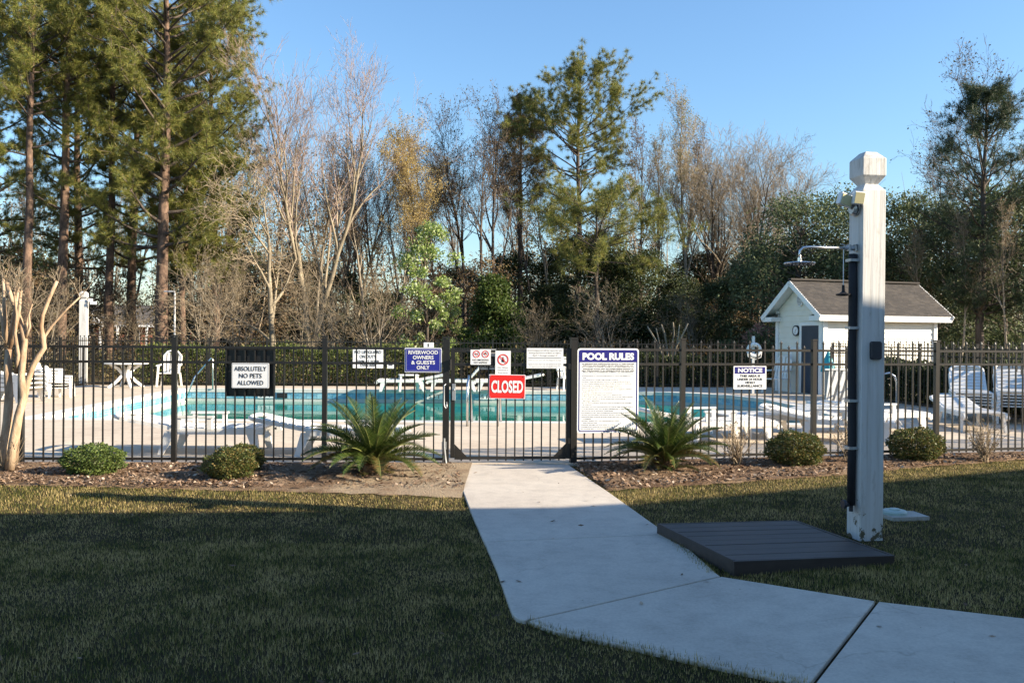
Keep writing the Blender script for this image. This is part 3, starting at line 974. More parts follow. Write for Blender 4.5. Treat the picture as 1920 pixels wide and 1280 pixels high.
s, w, h = sign('sign', 'white gate notice reading NO SMOKING NO VAPING with two red rings', (882, 655.5, 920, 683.5), GG, ga, 'sign_white', r=0.006)
prohibition(s, -w * .21, h * .21, h * .24, 'smoke'); prohibition(s, w * .23, h * .21, h * .24, 'vape')
lettering('NO SMOKING', w * .80, h * .12, (0, F1, -h * .18), M['ink'], s, 0.02)
lettering('NO VAPING', w * .66, h * .12, (0, F1, -h * .36), M['ink'], s, 0.02)
s, w, h = sign('sign', 'white notice behind the gate half hidden by the no-glass notice', (900, 654.5, 931, 692.5), GG, ga, 'sign_white', front=-0.045, r=0.006)
MB().panel(rrect(w * .3, h * .34, 0.004, cx=w * .26, cz=-h * .02), F1, 0).build('pictogram', M['ink'], s)
lettering('PLEASE', w * .8, h * .12, (0, F1, -h * .36), M['ink'], s, 0.03)
s, w, h = sign('sign', 'tall white notice with red ring forbidding glass above the CLOSED sign', (928.3, 657.5, 957.2, 702), GG, ga, 'sign_white', r=0.006, front=0.040)
prohibition(s, 0, h * .13, w * .36, 'glass')
lettering('No Glass', w * .66, h * .06, (0, F1, -h * .20), M['ink_grey'], s)
lettering('Allowed in', w * .70, h * .06, (0, F1, -h * .31), M['ink_grey'], s)
lettering('Pool Area', w * .62, h * .06, (0, F1, -h * .42), M['ink_grey'], s)
s, w, h = sign('sign', 'white gate notice of small print giving swimming hours', (987, 652.5, 1055.5, 690.5), GG, ga, 'sign_white', r=0.004)
for k, (tx, ww) in enumerate((('Swimming pool will be open for use', .93), ('during the hours of 8am to 10pm,', .88), ('April 1 through october 31', .68))):
    lettering(tx, w * ww, h * .085, (0, F1, h * (.38 - .125 * k)), M['ink'], s)
MB().box((0, F1, h * .02), (w * .9, 0.001, h * .015)).build('rule_line', M['ink'], s)
for k, ww in enumerate((.9, .0, .9, .86, .7)):
    if ww: lettering('Swim at your own risk. No lifeguard on duty', w * ww, h * .055, (0, F1, -h * (.10 + .085 * k)), M['ink_grey'], s)
s, w, h = sign('sign', 'red CLOSED sign wired to the middle of the gate', (916, 702, 984.5, 747.3), GG, ga, 'sign_white', front=0.052, r=0.010, tilt=0.012)
MB().panel(rrect(w * .965, h * .95, 0.008), F1, 0).build('red_field', M['sign_red'], s)
lettering('CLOSED', w * .87, h * .52, (0, F1 * 2, 0), M['ink_white'], s, 0.030)
for sx in (-1, 1):
    for sz in (-1, 1):
        MB().lathe([(0.006, 0), (0.006, 0.004)], (sx * w * .46, F1 * 2, sz * h * .43), 8, Matrix.Rotation(math.pi / 2, 3, 'X')).build('grommet', M['galv'], s)

s, w, h = sign('sign', 'tall white board headed POOL RULES right of the gate', (1080.5, 653, 1195.5, 811), RR, ANG_R, 'sign_white', r=0.035, front=0.04)
outline(s, w * .955, h * .965, 0.028, 0.012, M['sign_navy'])
MB().panel(rrect(w * .94, h * .135, 0.012, cz=h * .405), F1 * 1.2, 0).build('blue_header', M['sign_navy'], s)
lettering('POOL RULES', w * .84, h * .085, (0, F1 * 2, h * .405), M['ink_white'], s, 0.05)
top_txt = ['ALL RESIDENTS AND GUESTS SHOULD USE POOL AT THEIR OWN RISK', 'RIVERWOOD AND MANAGEMENT ARE NOT RESPONSIBLE IN ANY WAY',
           'FOR ACCIDENT OR INJURIES. OWNER IS NOT RESPONSIBLE FOR ANY', 'ARTICLES LEFT IN POOL AREA. THE OWNERS RESERVE THE RIGHT TO', 'DENY THE PRIVILEGE OF ALL RESIDENTS FROM THE POOL AREA']
for k, tx in enumerate(top_txt):
    lettering(tx, w * (.86 - .03 * (k % 2)), h * .013, (0, F1, h * (.318 - .0205 * k)), M['ink'], s, 0.035)
lettering('There will be an immediate fine of $50 for any rules infractions', w * .82, h * .015, (0, F1, h * .218), M['ink'], s, 0.04)
MB().box((0, F1, h * .20), (w * .84, 0.001, h * .002)).build('rule_line', M['ink_grey'], s)
rules = [('There should be no one swimming, there is no one in the lifeguard on', .80), ('duty.', .06), ('There should be no running, rough housing or profanity.', .60),
         ('No person under the influence of alcohol or drugs should use the pool.', .80), ('No use of radios, playing devices within 50 feet of the pool or clubhouse.', .82),
         ('There should be no spitting or blowing of nose in the pool.', .63), ('Persons with diarrhea illness should NOT enter pool.', .66), ('Persons with open lesions or wounds, skin, eye, ear or respiratory infections', .83),
         ('should NOT enter pool.', .24), ('No animals or pets allowed in pool enclosure.', .50), ('No glass allowed within 50 feet of the pool or clubhouse areas.', .66),
         ('No one under the age of 14 is allowed in the pool area without parent.', .84), ('Shower before entering pool. Proper bathing attire worn in pool. No', .72), ('thongs, diapers.', .28),
         ('The use of pool floating equipment must not be left in pool overnight.', .82), ('all equipment.', .15), ('Only infant approved swimming pants, the ones for kids, are to be worn in', .84),
         ('pool. No flotation toys over six feet, inflatable toys or balls allowed.', .80), ('The pool area can be reserved for private parties.', .52), ('Pool telephone is for use in emergencies and should NOT be used for', .80),
         ('Owners and their guests must shower the sand off before entering pool', .82), ('please keep gate closed at all times, always take trash and place', .74), ('in containers.', .14), ('Owners, renters and 1 to 4 kids guests permitted.', .62), ('while in the pool area.', .24),
         ('Property damage and fines billed to owner.', .56), ('including those caused by the invited guest of owner.', .60), ('No smoking, glass or alcohol is allowed in the pool area.', .66)]
for k, (tx, ww) in enumerate(rules):
    indent = 0.0 if ww > .3 else .02
    o = lettering(tx, w * ww, h * .0125, (0, F1, h * (.176 - .0232 * k)), M['ink'], s, 0.035)
    o.location.x = -w * .43 + w * ww / 2 + w * indent

s, w, h = sign('sign', 'small NOTICE sign of 24 hour video surveillance on right fence', (1375.5, 686, 1437, 729.5), RR, ANG_R, 'sign_white', r=0.008)
MB().panel(rrect(w * .92, h * .285, 0.005, cz=h * .315), F1, 0).build('blue_header', M['sign_navy'], s)
lettering('NOTICE', w * .74, h * .185, (0, F1 * 2, h * .315), M['ink_white'], s, 0.04)
for k, (tx, ww) in enumerate((('THIS AREA IS', .62), ('UNDER 24 HOUR', .76), ('VIDEO', .31), ('SURVEILLANCE', .77))):
    lettering(tx, w * ww, h * .105, (0, F1, h * (.075 - .143 * k)), M['ink'], s, 0.025)

# notices on the back fence
BL = (CORNER_FL, CORNER_FR); ba = math.atan2(CORNER_FR.y - CORNER_FL.y, CORNER_FR.x - CORNER_FL.x)
s, w, h = sign('sign', 'white NO LIFEGUARD ON DUTY notice on the back fence before the hedge', (661.5, 655, 718.5, 690), BL, ba, 'sign_white', front=0.06, r=0.01)
lettering('NO LIFEGUARD', w * .88, h * .17, (0, F1 * 2, h * .36), M['ink'], s, 0.02)
lettering('ON DUTY', w * .55, h * .17, (0, F1 * 2, h * .12), M['ink'], s, 0.02)
lettering('SWIM AT YOUR', w * .75, h * .13, (0, F1 * 2, -h * .13), M['ink'], s, 0.02)
lettering('OWN RISK', w * .52, h * .13, (0, F1 * 2, -h * .35), M['ink'], s, 0.02)
s, w, h = sign('sign', 'tiny white tag on the back fence right of the lifeguard notice', (726, 680, 738.5, 690.5), BL, ba, 'sign_white', front=0.06, r=0.01)
MB().box((0, F1, h * .1), (w * .6, 0.002, h * .25)).build('print', M['ink_grey'], s)
s, w, h = sign('sign', 'small white notice above the blue owners notice on back fence', (794.5, 642, 813.5, 652), BL, ba, 'sign_white', front=0.06, r=0.005)
MB().box((-w * .05, F1, 0), (w * .12, 0.002, h * .6)).build('pictogram', M['ink'], s)

# ================================================================== SHOWER POST, PLATFORM, PIT LID
PA = math.radians(9.5)
post = empty('shower_post', (2.80, 6.83, 0), PA)
tag(post, 'tall white painted timber shower post behind the dark platform', 'post')
q = math.sqrt(2)
prof = [(0.097, -0.1), (0.097, 2.735), (0.056, 2.785), (0.099, 2.85), (0.099, 2.985), (0.046, 3.042)]
MB().lathe([(r * q, z) for r, z in prof], (0, 0, 0), 4, phase=math.pi / 4).build('timber', M['post'], post, bevel=0.004)
LX = -0.097
# riser in black foam with clips
pp = MB().tube([(LX - 0.034, -0.020, 0.27), (LX - 0.033, -0.022, 0.8), (LX - 0.036, -0.018, 1.5), (LX - 0.033, -0.02, 1.9), (LX - 0.034, -0.016, 2.24)], [0.030, 0.032, 0.031, 0.033, 0.031], 12)
riser = pp.build('riser_pipe', M['rubber'], post, smooth=True)
for z in (0.72, 1.09, 1.66, 2.19):
    MB().box((LX - 0.036, -0.02, z), (0.080, 0.078, 0.022)).build('pipe_clip', M['galv'], riser)
sp = MB().tube([(LX - 0.034, -0.02, 0.31), (LX - 0.034, -0.02, 0.22)], 0.016, 8).tube([(LX - 0.034, -0.02, 0.27), (LX - 0.11, -0.05, 0.28)], 0.014, 8)
sp.lathe([(0.034, -0.012), (0.036, 0.0), (0.034, 0.012)], (LX - 0.115, -0.055, 0.285), 12, Matrix.Rotation(math.pi / 2, 3, 'Y'))
sp.build('spigot', M['plate'], post)
# shower arm and rose
za = 2.285
sa = MB().tube([(LX - 0.02, -0.02, za), (LX - 0.40, -0.02, za), (LX - 0.455, -0.02, za - 0.006), (LX - 0.482, -0.02, za - 0.03), (LX - 0.485, -0.02, za - 0.11)], 0.0105, 12).build('shower_arm', M['chrome'], post, smooth=True)
MB().tube([(LX - 0.485, -0.02, za - 0.085), (LX - 0.485, -0.02, za - 0.12)], 0.018, 10).build('collar', M['chrome'], sa)
rose = MB().lathe([(0.02, -0.112), (0.06, -0.116), (0.116, -0.123), (0.12, -0.128), (0.116, -0.132)], (LX - 0.485, -0.02, za), 28).build('shower_rose', M['chrome'], post, smooth=False)
nz = MB()
for rr, k in ((0.03, 6), (0.06, 12), (0.085, 16), (0.106, 20)):
    for i in range(k):
        a = 2 * math.pi * i / k
        nz.box((LX - 0.485 + rr * math.cos(a), -0.02 + rr * math.sin(a), za - 0.138), (0.006, 0.006, 0.010))
nzo = nz.build('nozzle', M['ink_grey'], rose); nzo['kind'] = 'stuff'
vb = MB().tube([(LX - 0.07, -0.02, za - 0.02), (LX - 0.07, -0.02, za + 0.025)], 0.02, 10).tube([(LX - 0.11, -0.02, za), (LX - 0.03, -0.02, za)], 0.018, 10)
vb.tube([(LX - 0.13, -0.02, za + 0.03), (LX - 0.05, -0.03, za - 0.005)], 0.005, 6).tube([(LX - 0.01, -0.02, za - 0.02), (LX - 0.02, -0.02, za + 0.03)], 0.018, 8)
vb.build('pull_valve', M['galv'], post, smooth=False)
ch = MB().tube([(LX - 0.115, -0.02, za - 0.005), (LX - 0.115, -0.02, za - 0.30)], 0.0035, 6).build('pull_rod', M['white_trim'], post)
MB().lathe([(0.010, 0.07), (0.012, 0.02), (0.03, 0.006), (0.058, 0.0), (0.05, -0.012), (0.02, -0.016)], (LX - 0.115, -0.02, za - 0.36), 14).build('pull_knob', M['rubber'], ch)
# floodlight
fl_ = MB().lathe([(0.06, 0), (0.06, 0.03), (0.045, 0.045)], (LX, -0.005, 2.60), 18, Matrix.Rotation(-math.pi / 2, 3, 'Y')).build('floodlight_base', M['galv'], post)
for (cx, cy, cz, yaw, pit, sz) in ((LX - 0.125, -0.05, 2.655, 0.25, 0.30, (0.125, 0.045, 0.095)), (LX - 0.045, -0.105, 2.665, -0.12, 0.12, (0.085, 0.05, 0.10))):
    Mr = Matrix.Rotation(yaw, 3, 'Z') @ Matrix.Rotation(pit * 0.8, 3, 'Y') @ Matrix.Rotation(0.15, 3, 'X')
    hd = MB().box((cx, cy, cz), sz, M=Mr).build('lamp_head', M['white_trim'], fl_, bevel=0.006)
    c2 = Vector((cx, cy, cz)) + Mr @ Vector((0, -sz[1] / 2 - 0.002, 0))
    MB().box(c2, (sz[0] * .86, 0.006, sz[2] * .84), M=Mr).build('lamp_lens', M['lens'], post)
MB().tube([(LX - 0.04, -0.01, 2.60), (LX - 0.07, -0.03, 2.63), (LX - 0.10, -0.03, 2.65)], 0.014, 8).build('lamp_bracket', M['galv'], fl_)
MB().tube([(LX - 0.03, -0.06, 2.63), (LX - 0.02, -0.07, 2.58), (LX - 0.03, -0.055, 2.545), (LX - 0.055, -0.04, 2.56)], 0.004, 6).build('lamp_cable', M['rubber'], fl_)
# boxes on the faces
bx_ = MB().panel(rrect(0.088, 0.142, 0.018), -0.128, -0.097).build('switch_box', M['plate'], post, bevel=0.004, loc=(0.012, 0, 1.485))
MB().box((0.112, 0.0, 0.70), (0.034, 0.09, 0.125)).build('outlet_box', M['galv'], post, bevel=0.003)

NLc = Vector((1.475, 5.70)); pa2 = math.radians(15.2)
plat = empty('deck_platform', (NLc.x, NLc.y, 0.012), pa2)
plat.rotation_euler = (0, math.radians(1.6), pa2)
tag(plat, 'low dark composite board platform beside the concrete path', 'platform')
PW, PD, PH = 1.25, 1.20, 0.085
nb = 8
bw = (PD - 0.05) / nb
for k in range(nb):
    b_ = MB().box((PW / 2, 0.025 + bw * (k + .5), PH - 0.0125 + random.uniform(-.0012, .0012)), (PW - 0.05, bw - 0.006, 0.025)).build('board', M['composite'], plat, bevel=0.003)
for (cx, cy, sx, sy) in ((PW / 2, 0.011, PW, 0.022), (PW / 2, PD - 0.011, PW, 0.022)):
    MB().box((cx, cy, PH / 2 - 0.013), (sx, sy, PH + 0.03)).build('fascia', M['composite'], plat, bevel=0.003)
for cx in (0.011, PW - 0.011):
    MB().box((cx, PD / 2, PH / 2 - 0.012), (0.022, PD - 0.046, PH + 0.034)).build('fascia', M['composite'], plat, bevel=0.003)
MB().box((PW / 2, PD / 2, 0.035), (PW - 0.06, PD - 0.06, 0.07)).build('subframe', M['ink'], plat)

pit = gp(1686, 971)
pl = empty('cleanout_lid', pit, 0.2)
tag(pl, 'round pale cleanout cap on a concrete collar right of the post', 'drain cap')
MB().add([(p[0], p[1], z) for z in (-0.02, 0.035) for p in [(-0.14, -0.12), (0.2, -0.14), (0.22, 0.1), (0.02, 0.17), (-0.15, 0.13)]],
         [(4, 3, 2, 1, 0), (5, 6, 7, 8, 9)] + [(i, (i + 1) % 5, 5 + (i + 1) % 5, 5 + i) for i in range(5)]).build('collar', M['curb'], pl)
MB().lathe([(0.10, 0.0), (0.105, 0.055), (0.095, 0.068), (0.05, 0.070), (0.045, 0.082), (0.01, 0.084)], (-0.03, 0.02, 0), 24).build('cap', simple('pale_green_cap', (0.34, 0.44, 0.42), 0.4, 0.15, 10), pl, smooth=False)

# ================================================================== SHED
SL, SW, SH, SR = 3.95, 2.15, 2.44, 0.80
shed = empty('shed', (SHED_C.x, SHED_C.y, 0), SHED_A)
tag(shed, 'white gabled pool shed with grey shingle roof and dark door', 'shed')
MB().box((SL / 2, SW / 2, SH / 2), (SL - 0.03, SW - 0.03, SH)).build('wall', M['siding'], shed)
MB().add([(0.015, 0.015, SH), (0.015, SW - 0.015, SH), (0.015, SW / 2, SH + SR - 0.03), (SL - 0.015, 0.015, SH), (SL - 0.015, SW - 0.015, SH), (SL - 0.015, SW / 2, SH + SR - 0.03)],
         [(0, 2, 1), (3, 4, 5), (0, 3, 5, 2), (1, 2, 5, 4)]).build('gable_wall', M['siding'], shed)
nl = 15
ch_ = SH / nl
for k in range(nl + 5):                                  # lapped boards
    z0, z1 = k * ch_ + 0.002, (k + 1) * ch_ + 0.006
    if k < nl:
        V = [(0.02, -0.024, z0), (SL - 0.02, -0.024, z0), (SL - 0.02, 0.0, z1), (0.02, 0.0, z1), (0.02, 0.012, z0), (SL - 0.02, 0.012, z0)]
        MB().add(V, [(0, 1, 2, 3), (4, 5, 1, 0)]).build('siding_board', M['siding'], shed)
        ya, yb = 0.02, SW - 0.02
    else:
        t = (z1 - SH) / (SR - 0.03)
        if t >= 0.97: break
        ya, yb = SW / 2 * t + 0.01, SW - SW / 2 * t - 0.01
    V = [(-0.024, yb, z0), (-0.024, ya, z0), (0.0, ya, z1), (0.0, yb, z1), (0.012, yb, z0), (0.012, ya, z0)]
    MB().add(V, [(0, 1, 2, 3), (4, 5, 1, 0)]).build('siding_board', M['siding'], shed)
for (cx, cy, sx, sy) in ((0.04, -0.03, 0.14, 0.05), (-0.032, 0.055, 0.045, 0.115), (SL - 0.04, -0.03, 0.12, 0.05), (-0.032, SW - 0.045, 0.045, 0.12)):
    MB().box((cx, cy, SH / 2 + 0.001), (sx, sy, SH)).build('corner_trim', M['white_trim'], shed)
# roof: two slopes of shingle courses
roof = empty('roof', (0, 0, 0)); roof.parent = shed
OV, OG = 0.28, 0.34
slope_len = math.hypot(SW / 2 + OV, SR * (SW / 2 + OV) / (SW / 2))
for side in (-1, 1):
    def sp_(x, s, up=0.0):         # s: 0 eave .. 1 ridge
        y = (SW / 2) + side * (SW / 2 + OV) * (1 - s)
        z = SH + 0.06 + SR - SR / (SW / 2) * abs(y - SW / 2)
        return Vector((x, y, z + up))
    V = [sp_(-OG, 0), sp_(SL + OG, 0), sp_(SL + OG, 1), sp_(-OG, 1), sp_(-OG, 0, -0.05), sp_(SL + OG, 0, -0.05), sp_(SL + OG, 1, -0.05), sp_(-OG, 1, -0.05)]
    MB().add(V, [(0, 1, 2, 3), (7, 6, 5, 4), (0, 4, 5, 1), (1, 5, 6, 2), (3, 7, 4, 0)]).build('sheathing', M['white_trim'], roof)
    mb = MB(); courses = 20
    for c in range(courses):
        x = -OG - random.uniform(0, 0.25)
        while x < SL + OG:
            wdt = random.choice((0.12, 0.16, 0.22))
            x0, x1 = max(-OG - 0.02, x), min(SL + OG + 0.02, x + wdt)
            if x1 > x0 + 0.01:
                s0, s1 = c / courses - 0.012, min(1.0, (c + 1.15) / courses)
                u0 = 0.016 + random.uniform(0, 0.006)
                P = [sp_(x0 + .002, s0, u0), sp_(x1 - .002, s0, u0), sp_(x1 - .002, s1, 0.004), sp_(x0 + .002, s1, 0.004), sp_(x0 + .002, s0, 0.002), sp_(x1 - .002, s0, 0.002)]
                mb.add(P, [(0, 1, 2, 3), (4, 5, 1, 0)] if side < 0 else [(3, 2, 1, 0), (0, 1, 5, 4)])
            x += wdt
    so = mb.build('shingle', M['shingle'], roof); so['kind'] = 'stuff'
    e0, e1 = sp_(-OG, 0, -0.10), sp_(SL + OG, 0, -0.10)
    MB().box(((e0.x + e1.x) / 2, e0.y - side * 0.015, e0.z - 0.01), (e1.x - e0.x, 0.03, 0.15)).build('fascia', M['white_trim'], roof)
    for xg in (-OG - 0.016, SL + OG + 0.016):
        MB().bar(sp_(xg, -0.02, -0.075), sp_(xg, 1.0, -0.075), 0.03, 0.14).build('barge_board', M['white_trim'], roof)
    # boxed eave return on the gable end
    yb = SW / 2 + side * (SW / 2 + OV)
    MB().box((-OG / 2, yb - side * 0.24, SH - 0.255), (OG, 0.46, 0.13)).build('eave_return', M['white_trim'], roof)
    MB().add([(-OG, yb - side * 0.02, SH - 0.188), (-OG, yb - side * 0.46, SH - 0.188), (-0.02, yb - side * 0.46, SH - 0.07), (-0.02, yb - side * 0.10, SH - 0.07)],
             [(0, 1, 2, 3)]).build('return_cap', M['board_black'], roof)
MB().box((SL / 2, SW / 2, SH + SR + 0.10), (SL + 2 * OG + .02, 0.16, 0.05)).build('ridge_cap', M['shingle'], roof)
# louvre vent, door, clock, notice boxes on the gable
vent = MB().lathe([(0.155, 0), (0.155, 0.035), (0.13, 0.036)], (0, 0, 0), 24, Matrix.Rotation(-math.pi / 2, 3, 'Y')).build('vent', M['white_trim'], shed, loc=(-0.022, SW / 2 - 0.08, SH + 0.30))
vent.scale = (1, 0.85, 1.25)
for k in range(8):
    z = -0.11 + k * 0.031
    hw = math.sqrt(max(0.0, 0.135 ** 2 - z * z))
    MB().box((-0.038, 0, z), (0.012, 2 * hw, 0.012)).build('louvre', M['ink_grey'], vent)
dy0 = 0.10
door = MB().box((-0.03, dy0 + 0.42, 1.01), (0.04, 0.76, 1.94)).build('door', M['navy_door'], shed)
MB().box((-0.062, dy0 + 0.72, 0.9), (0.03, 0.05, 0.05)).build('handle', M['galv'], door)
for yy, sy, zz, sz in ((dy0 - 0.01, 0.08, 1.03, 2.06), (dy0 + 0.85, 0.09, 1.03, 2.06)):
    MB().box((-0.035, yy, zz), (0.04, sy, sz)).build('door_trim', M['white_trim'], shed)
MB().box((-0.035, dy0 + 0.42, 2.03), (0.04, 0.78, 0.09)).build('door_trim', M['white_trim'], shed)
nb_ = MB().box((-0.05, SW * .60, 1.14), (0.07, 0.46, 0.42)).build('notice_case', M['white_trim'], shed)
MB().box((-0.087, SW * .60 - 0.10, 1.14), (0.006, 0.2, 0.34)).build('pane', M['siding'], nb_)
MB().box((-0.05, SW * .72, 0.84), (0.06, 0.3, 0.42)).build('meter_box', simple('beige_box', (0.5, 0.44, 0.3), 0.5), shed)
clk = empty('wall_clock', tuple(SHED_C + SHED_G * (SW * 0.535) + SHED_D * -0.03) + (1.84,), SHED_A)
clk.scale = (1, 0.78, 0.78)
tag(clk, 'round black-rimmed clock on the shed gable beside the door', 'clock')
Ry = Matrix.Rotation(-math.pi / 2, 3, 'Y')
MB().lathe([(0.20, 0), (0.20, 0.05), (0.165, 0.06), (0.16, 0.045)], (0, 0, 0), 28, Ry).build('rim', M['ink'], clk)
fc = MB().lathe([(0.158, 0.05), (0.157, 0.052)], (0, 0, 0), 28, Ry).build('face', M['sign_white'], clk)
MB().bar((-0.056, 0, 0), (-0.056, -0.06, 0.06), 0.012, 0.006).build('hand', M['ink'], fc)
MB().bar((-0.056, 0, 0), (-0.056, 0.02, -0.12), 0.010, 0.006).build('hand', M['ink'], fc)
for k in range(12):
    a = k * math.pi / 6
    MB().box((-0.055, 0.135 * math.sin(a), 0.135 * math.cos(a)), (0.004, 0.012, 0.012)).build('hour_mark', M['ink'], fc)

# white panel in front of the shed corner, its shadow stripes built as grey gaps
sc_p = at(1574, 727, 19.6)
scr = empty('shadow_striped_panel', (sc_p.x + 0.02, sc_p.y, 0.03), math.radians(6))
tag(scr, 'white panel with slanting shadow stripes built as grey gaps behind the shower post', 'panel')
MB().box((0, 0.03, 0.44), (0.72, 0.02, 0.86)).build('shadow_stripe_backing', M['curb'], scr)  # grey tone of the shadow stripes, seen through the gaps
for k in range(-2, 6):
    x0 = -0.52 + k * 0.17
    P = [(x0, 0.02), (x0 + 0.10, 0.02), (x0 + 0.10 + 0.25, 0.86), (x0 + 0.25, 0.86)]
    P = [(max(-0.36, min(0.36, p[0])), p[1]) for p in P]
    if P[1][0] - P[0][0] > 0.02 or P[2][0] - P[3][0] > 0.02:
        MB().panel(P, -0.01, 0.018).build('slat', M['plastic'], scr)  # white strips of the panel left lit between the shadow stripes
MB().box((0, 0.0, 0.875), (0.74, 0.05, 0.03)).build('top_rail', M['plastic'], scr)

# ================================================================== POOL FURNITURE
def make_lounger(back=35, arms=True, slot=True):
    root = empty('sun_lounger')
    L, W, Hs = 1.90, 0.66, 0.33
    hinge = 1.18
    for s in (-1, 1):
        pts = [(0, s * W / 2, Hs - 0.10), (0.04, s * W / 2, Hs - 0.035), (hinge + 0.08, s * W / 2, Hs - 0.03)]
        mb = MB()
        for a, b in zip(pts, pts[1:]):
            mb.bar(a, b, 0.05, 0.075)
        mb.build('side_rail', M['plastic'], root)
    for k in range(9):
        x = 0.06 + k * (hinge - 0.08) / 8.5
        MB().box((x + 0.05, 0, Hs + 0.004), (0.098, W - 0.02, 0.022)).build('slat', M['plastic'], root)
    br = empty('backrest'); br.parent = root
    a = math.radians(back)
    ux, uz = math.cos(a), math.sin(a)
    Rm = Matrix.Rotation(-a, 3, 'Y')
    BL_ = 0.74
    for s in (-1, 1):
        MB().bar((hinge, s * (W / 2 - 0.03), Hs - 0.01), (hinge + ux * BL_, s * (W / 2 - 0.03), Hs - 0.01 + uz * BL_), 0.05, 0.05).build('back_rail', M['plastic'], br)
    for k in range(6):
        d = 0.06 + k * 0.108
        MB().box((hinge + ux * d, 0, Hs + 0.015 + uz * d), (0.088, W - 0.11, 0.020), M=Rm).build('slat', M['plastic'], br)
    hp = [(BL_ - 0.10, -1.0), (BL_ + 0.02, -0.98), (BL_ + 0.085, -0.80), (BL_ + 0.10, -0.4), (BL_ + 0.10, 0.4), (BL_ + 0.085, 0.80), (BL_ + 0.02, 0.98), (BL_ - 0.10, 1.0)]
    MB().tube([(hinge + ux * d, y * (W / 2 - 0.03), Hs - 0.005 + uz * d) for d, y in hp], 0.030, 8).build('head_rail', M['plastic'], br, smooth=True)
    for (x, s, lean) in ((0.22, -1, -0.08), (0.22, 1, -0.08), (1.25, -1, 0.12), (1.25, 1, 0.12)):
        mb = MB()
        c = Vector((x, s * (W / 2 - 0.005), Hs - 0.03)); f = Vector((x + lean, s * (W / 2 + 0.02), 0))
        mb.add([c + Vector((-0.075, -0.02, 0)), c + Vector((0.075, -0.02, 0)), c + Vector((0.075, 0.02, 0)), c + Vector((-0.075, 0.02, 0)),
                f + Vector((-0.035, -0.018, 0)), f + Vector((0.035, -0.018, 0)), f + Vector((0.035, 0.018, 0)), f + Vector((-0.035, 0.018, 0))],
               [(0, 1, 2, 3), (7, 6, 5, 4), (0, 4, 5, 1), (1, 5, 6, 2), (2, 6, 7, 3), (3, 7, 4, 0)])
        mb.build('leg', M['plastic'], root)
    if arms:
        for s in (-1, 1):
            mb = MB().box((0.95, s * (W / 2 + 0.01), Hs + 0.155), (0.50, 0.06, 0.028))
            mb.box((0.75, s * (W / 2 + 0.01), Hs + 0.07), (0.06, 0.035, 0.16)).box((1.15, s * (W / 2 + 0.01), Hs + 0.07), (0.06, 0.035, 0.16))
            mb.build('armrest', M['plastic'], root)
    return root
lounger_arm = make_lounger(11, True)
lounger_flat = make_lounger(11, False)
lounger_up = make_lounger(48, False)
lounger_stack = make_lounger(33, False)
used = set()
def put_lounger(kind, loc, rz, label, group=None, sc=1.0):
    o = kind if kind not in used else copy_tree(kind)
    used.add(kind)
    o.location = loc; o.rotation_euler = (0, 0, rz); o.scale = (sc, sc, sc)
    tag(o, label, 'sun lounger', group)
    return o
Zd = 0.03
PI = math.pi
G1 = 'loungers along the near fence'; G2 = 'loungers on the far side of the pool'; G3 = 'stacked loungers at the right'; G4 = 'stacked loungers at the left'
a0 = at(395, 815, 11.55)
put_lounger(lounger_arm, (a0.x + 0.85, 11.55, Zd), PI + ANG_L, 'white slatted lounger with armrests behind the paired round shrubs', G1)
a0 = at(590, 815, 11.45)
put_lounger(lounger_flat, (a0.x + 1.22, 11.45, Zd), PI + ANG_L, 'white slatted lounger behind the sago palm left of the gate', G1)
a0 = at(1290, 800, 13.0)
put_lounger(lounger_arm, (a0.x + 1.25, 13.1, Zd), PI + 0.20, 'white lounger with armrests behind the sago palm right of the gate', G1)
a0 = at(1400, 800, 13.2)
put_lounger(lounger_flat, (a0.x - 0.35, 13.7, Zd), 0.22, 'white lounger with raised back behind the round shrub left of the post', G1, 1.05)
a0 = at(1560, 800, 13.2)
put_lounger(lounger_arm, (a0.x + 0.9, 12.9, Zd), PI * 0.86, 'white lounger half hidden by the left edge of the shower post', G1)
a0 = at(1690, 800, 14.5)
put_lounger(lounger_arm, (a0.x + 0.42, 14.8, Zd), PI + 0.25, 'white lounger just right of the shower post behind the shrub', G1)
for px, lab in ((705, 'leftmost white lounger across the pool, near the blue owners notice'), (800, 'middle white lounger across the pool, seen through the gate post'), (888, 'white lounger across the pool behind the CLOSED sign')):
    p = gp(px, 733, Zd)
    put_lounger(lounger_up if px == 800 else lounger_flat, (p.x, p.y + 0.1, Zd), ba, lab, G2)
# stacks at the right
ORD = lambda k, n: 'lowest' if k == 0 else ('topmost' if k == n - 1 else ('', 'second', 'third', 'fourth', 'fifth')[k] + ' from the bottom')
def stack(px, py, n, rz, dz, label, group, kind=None, sc=1.0):
    p = gp(px, py, Zd)
    for k in range(n):
        o = put_lounger(kind or lounger_stack, (p.x + random.uniform(-.01, .01), p.y + random.uniform(-.01, .01), Zd + k * dz), rz + random.uniform(-.02, .02), label % ORD(k, n), group, sc)
stack(1826, 792, 5, PI / 2 - 0.42, 0.055, 'white resin lounger, %s in the left one of the two right-hand stacks', G3)
stack(1912, 797, 6, PI / 2 - 0.45, 0.055, 'white resin lounger, %s in the stack cut by the right picture edge', G3)
a0 = gp(1850, 812, Zd)
put_lounger(lounger_flat, (a0.x, a0.y, Zd), PI * 0.45, 'white lounger lying foot-first in front of the right stacks', G3)
stack(66, 754, 4, PI - 0.3, 0.10, 'white resin lounger, %s in the stack behind the crepe myrtle', G4, lounger_flat)

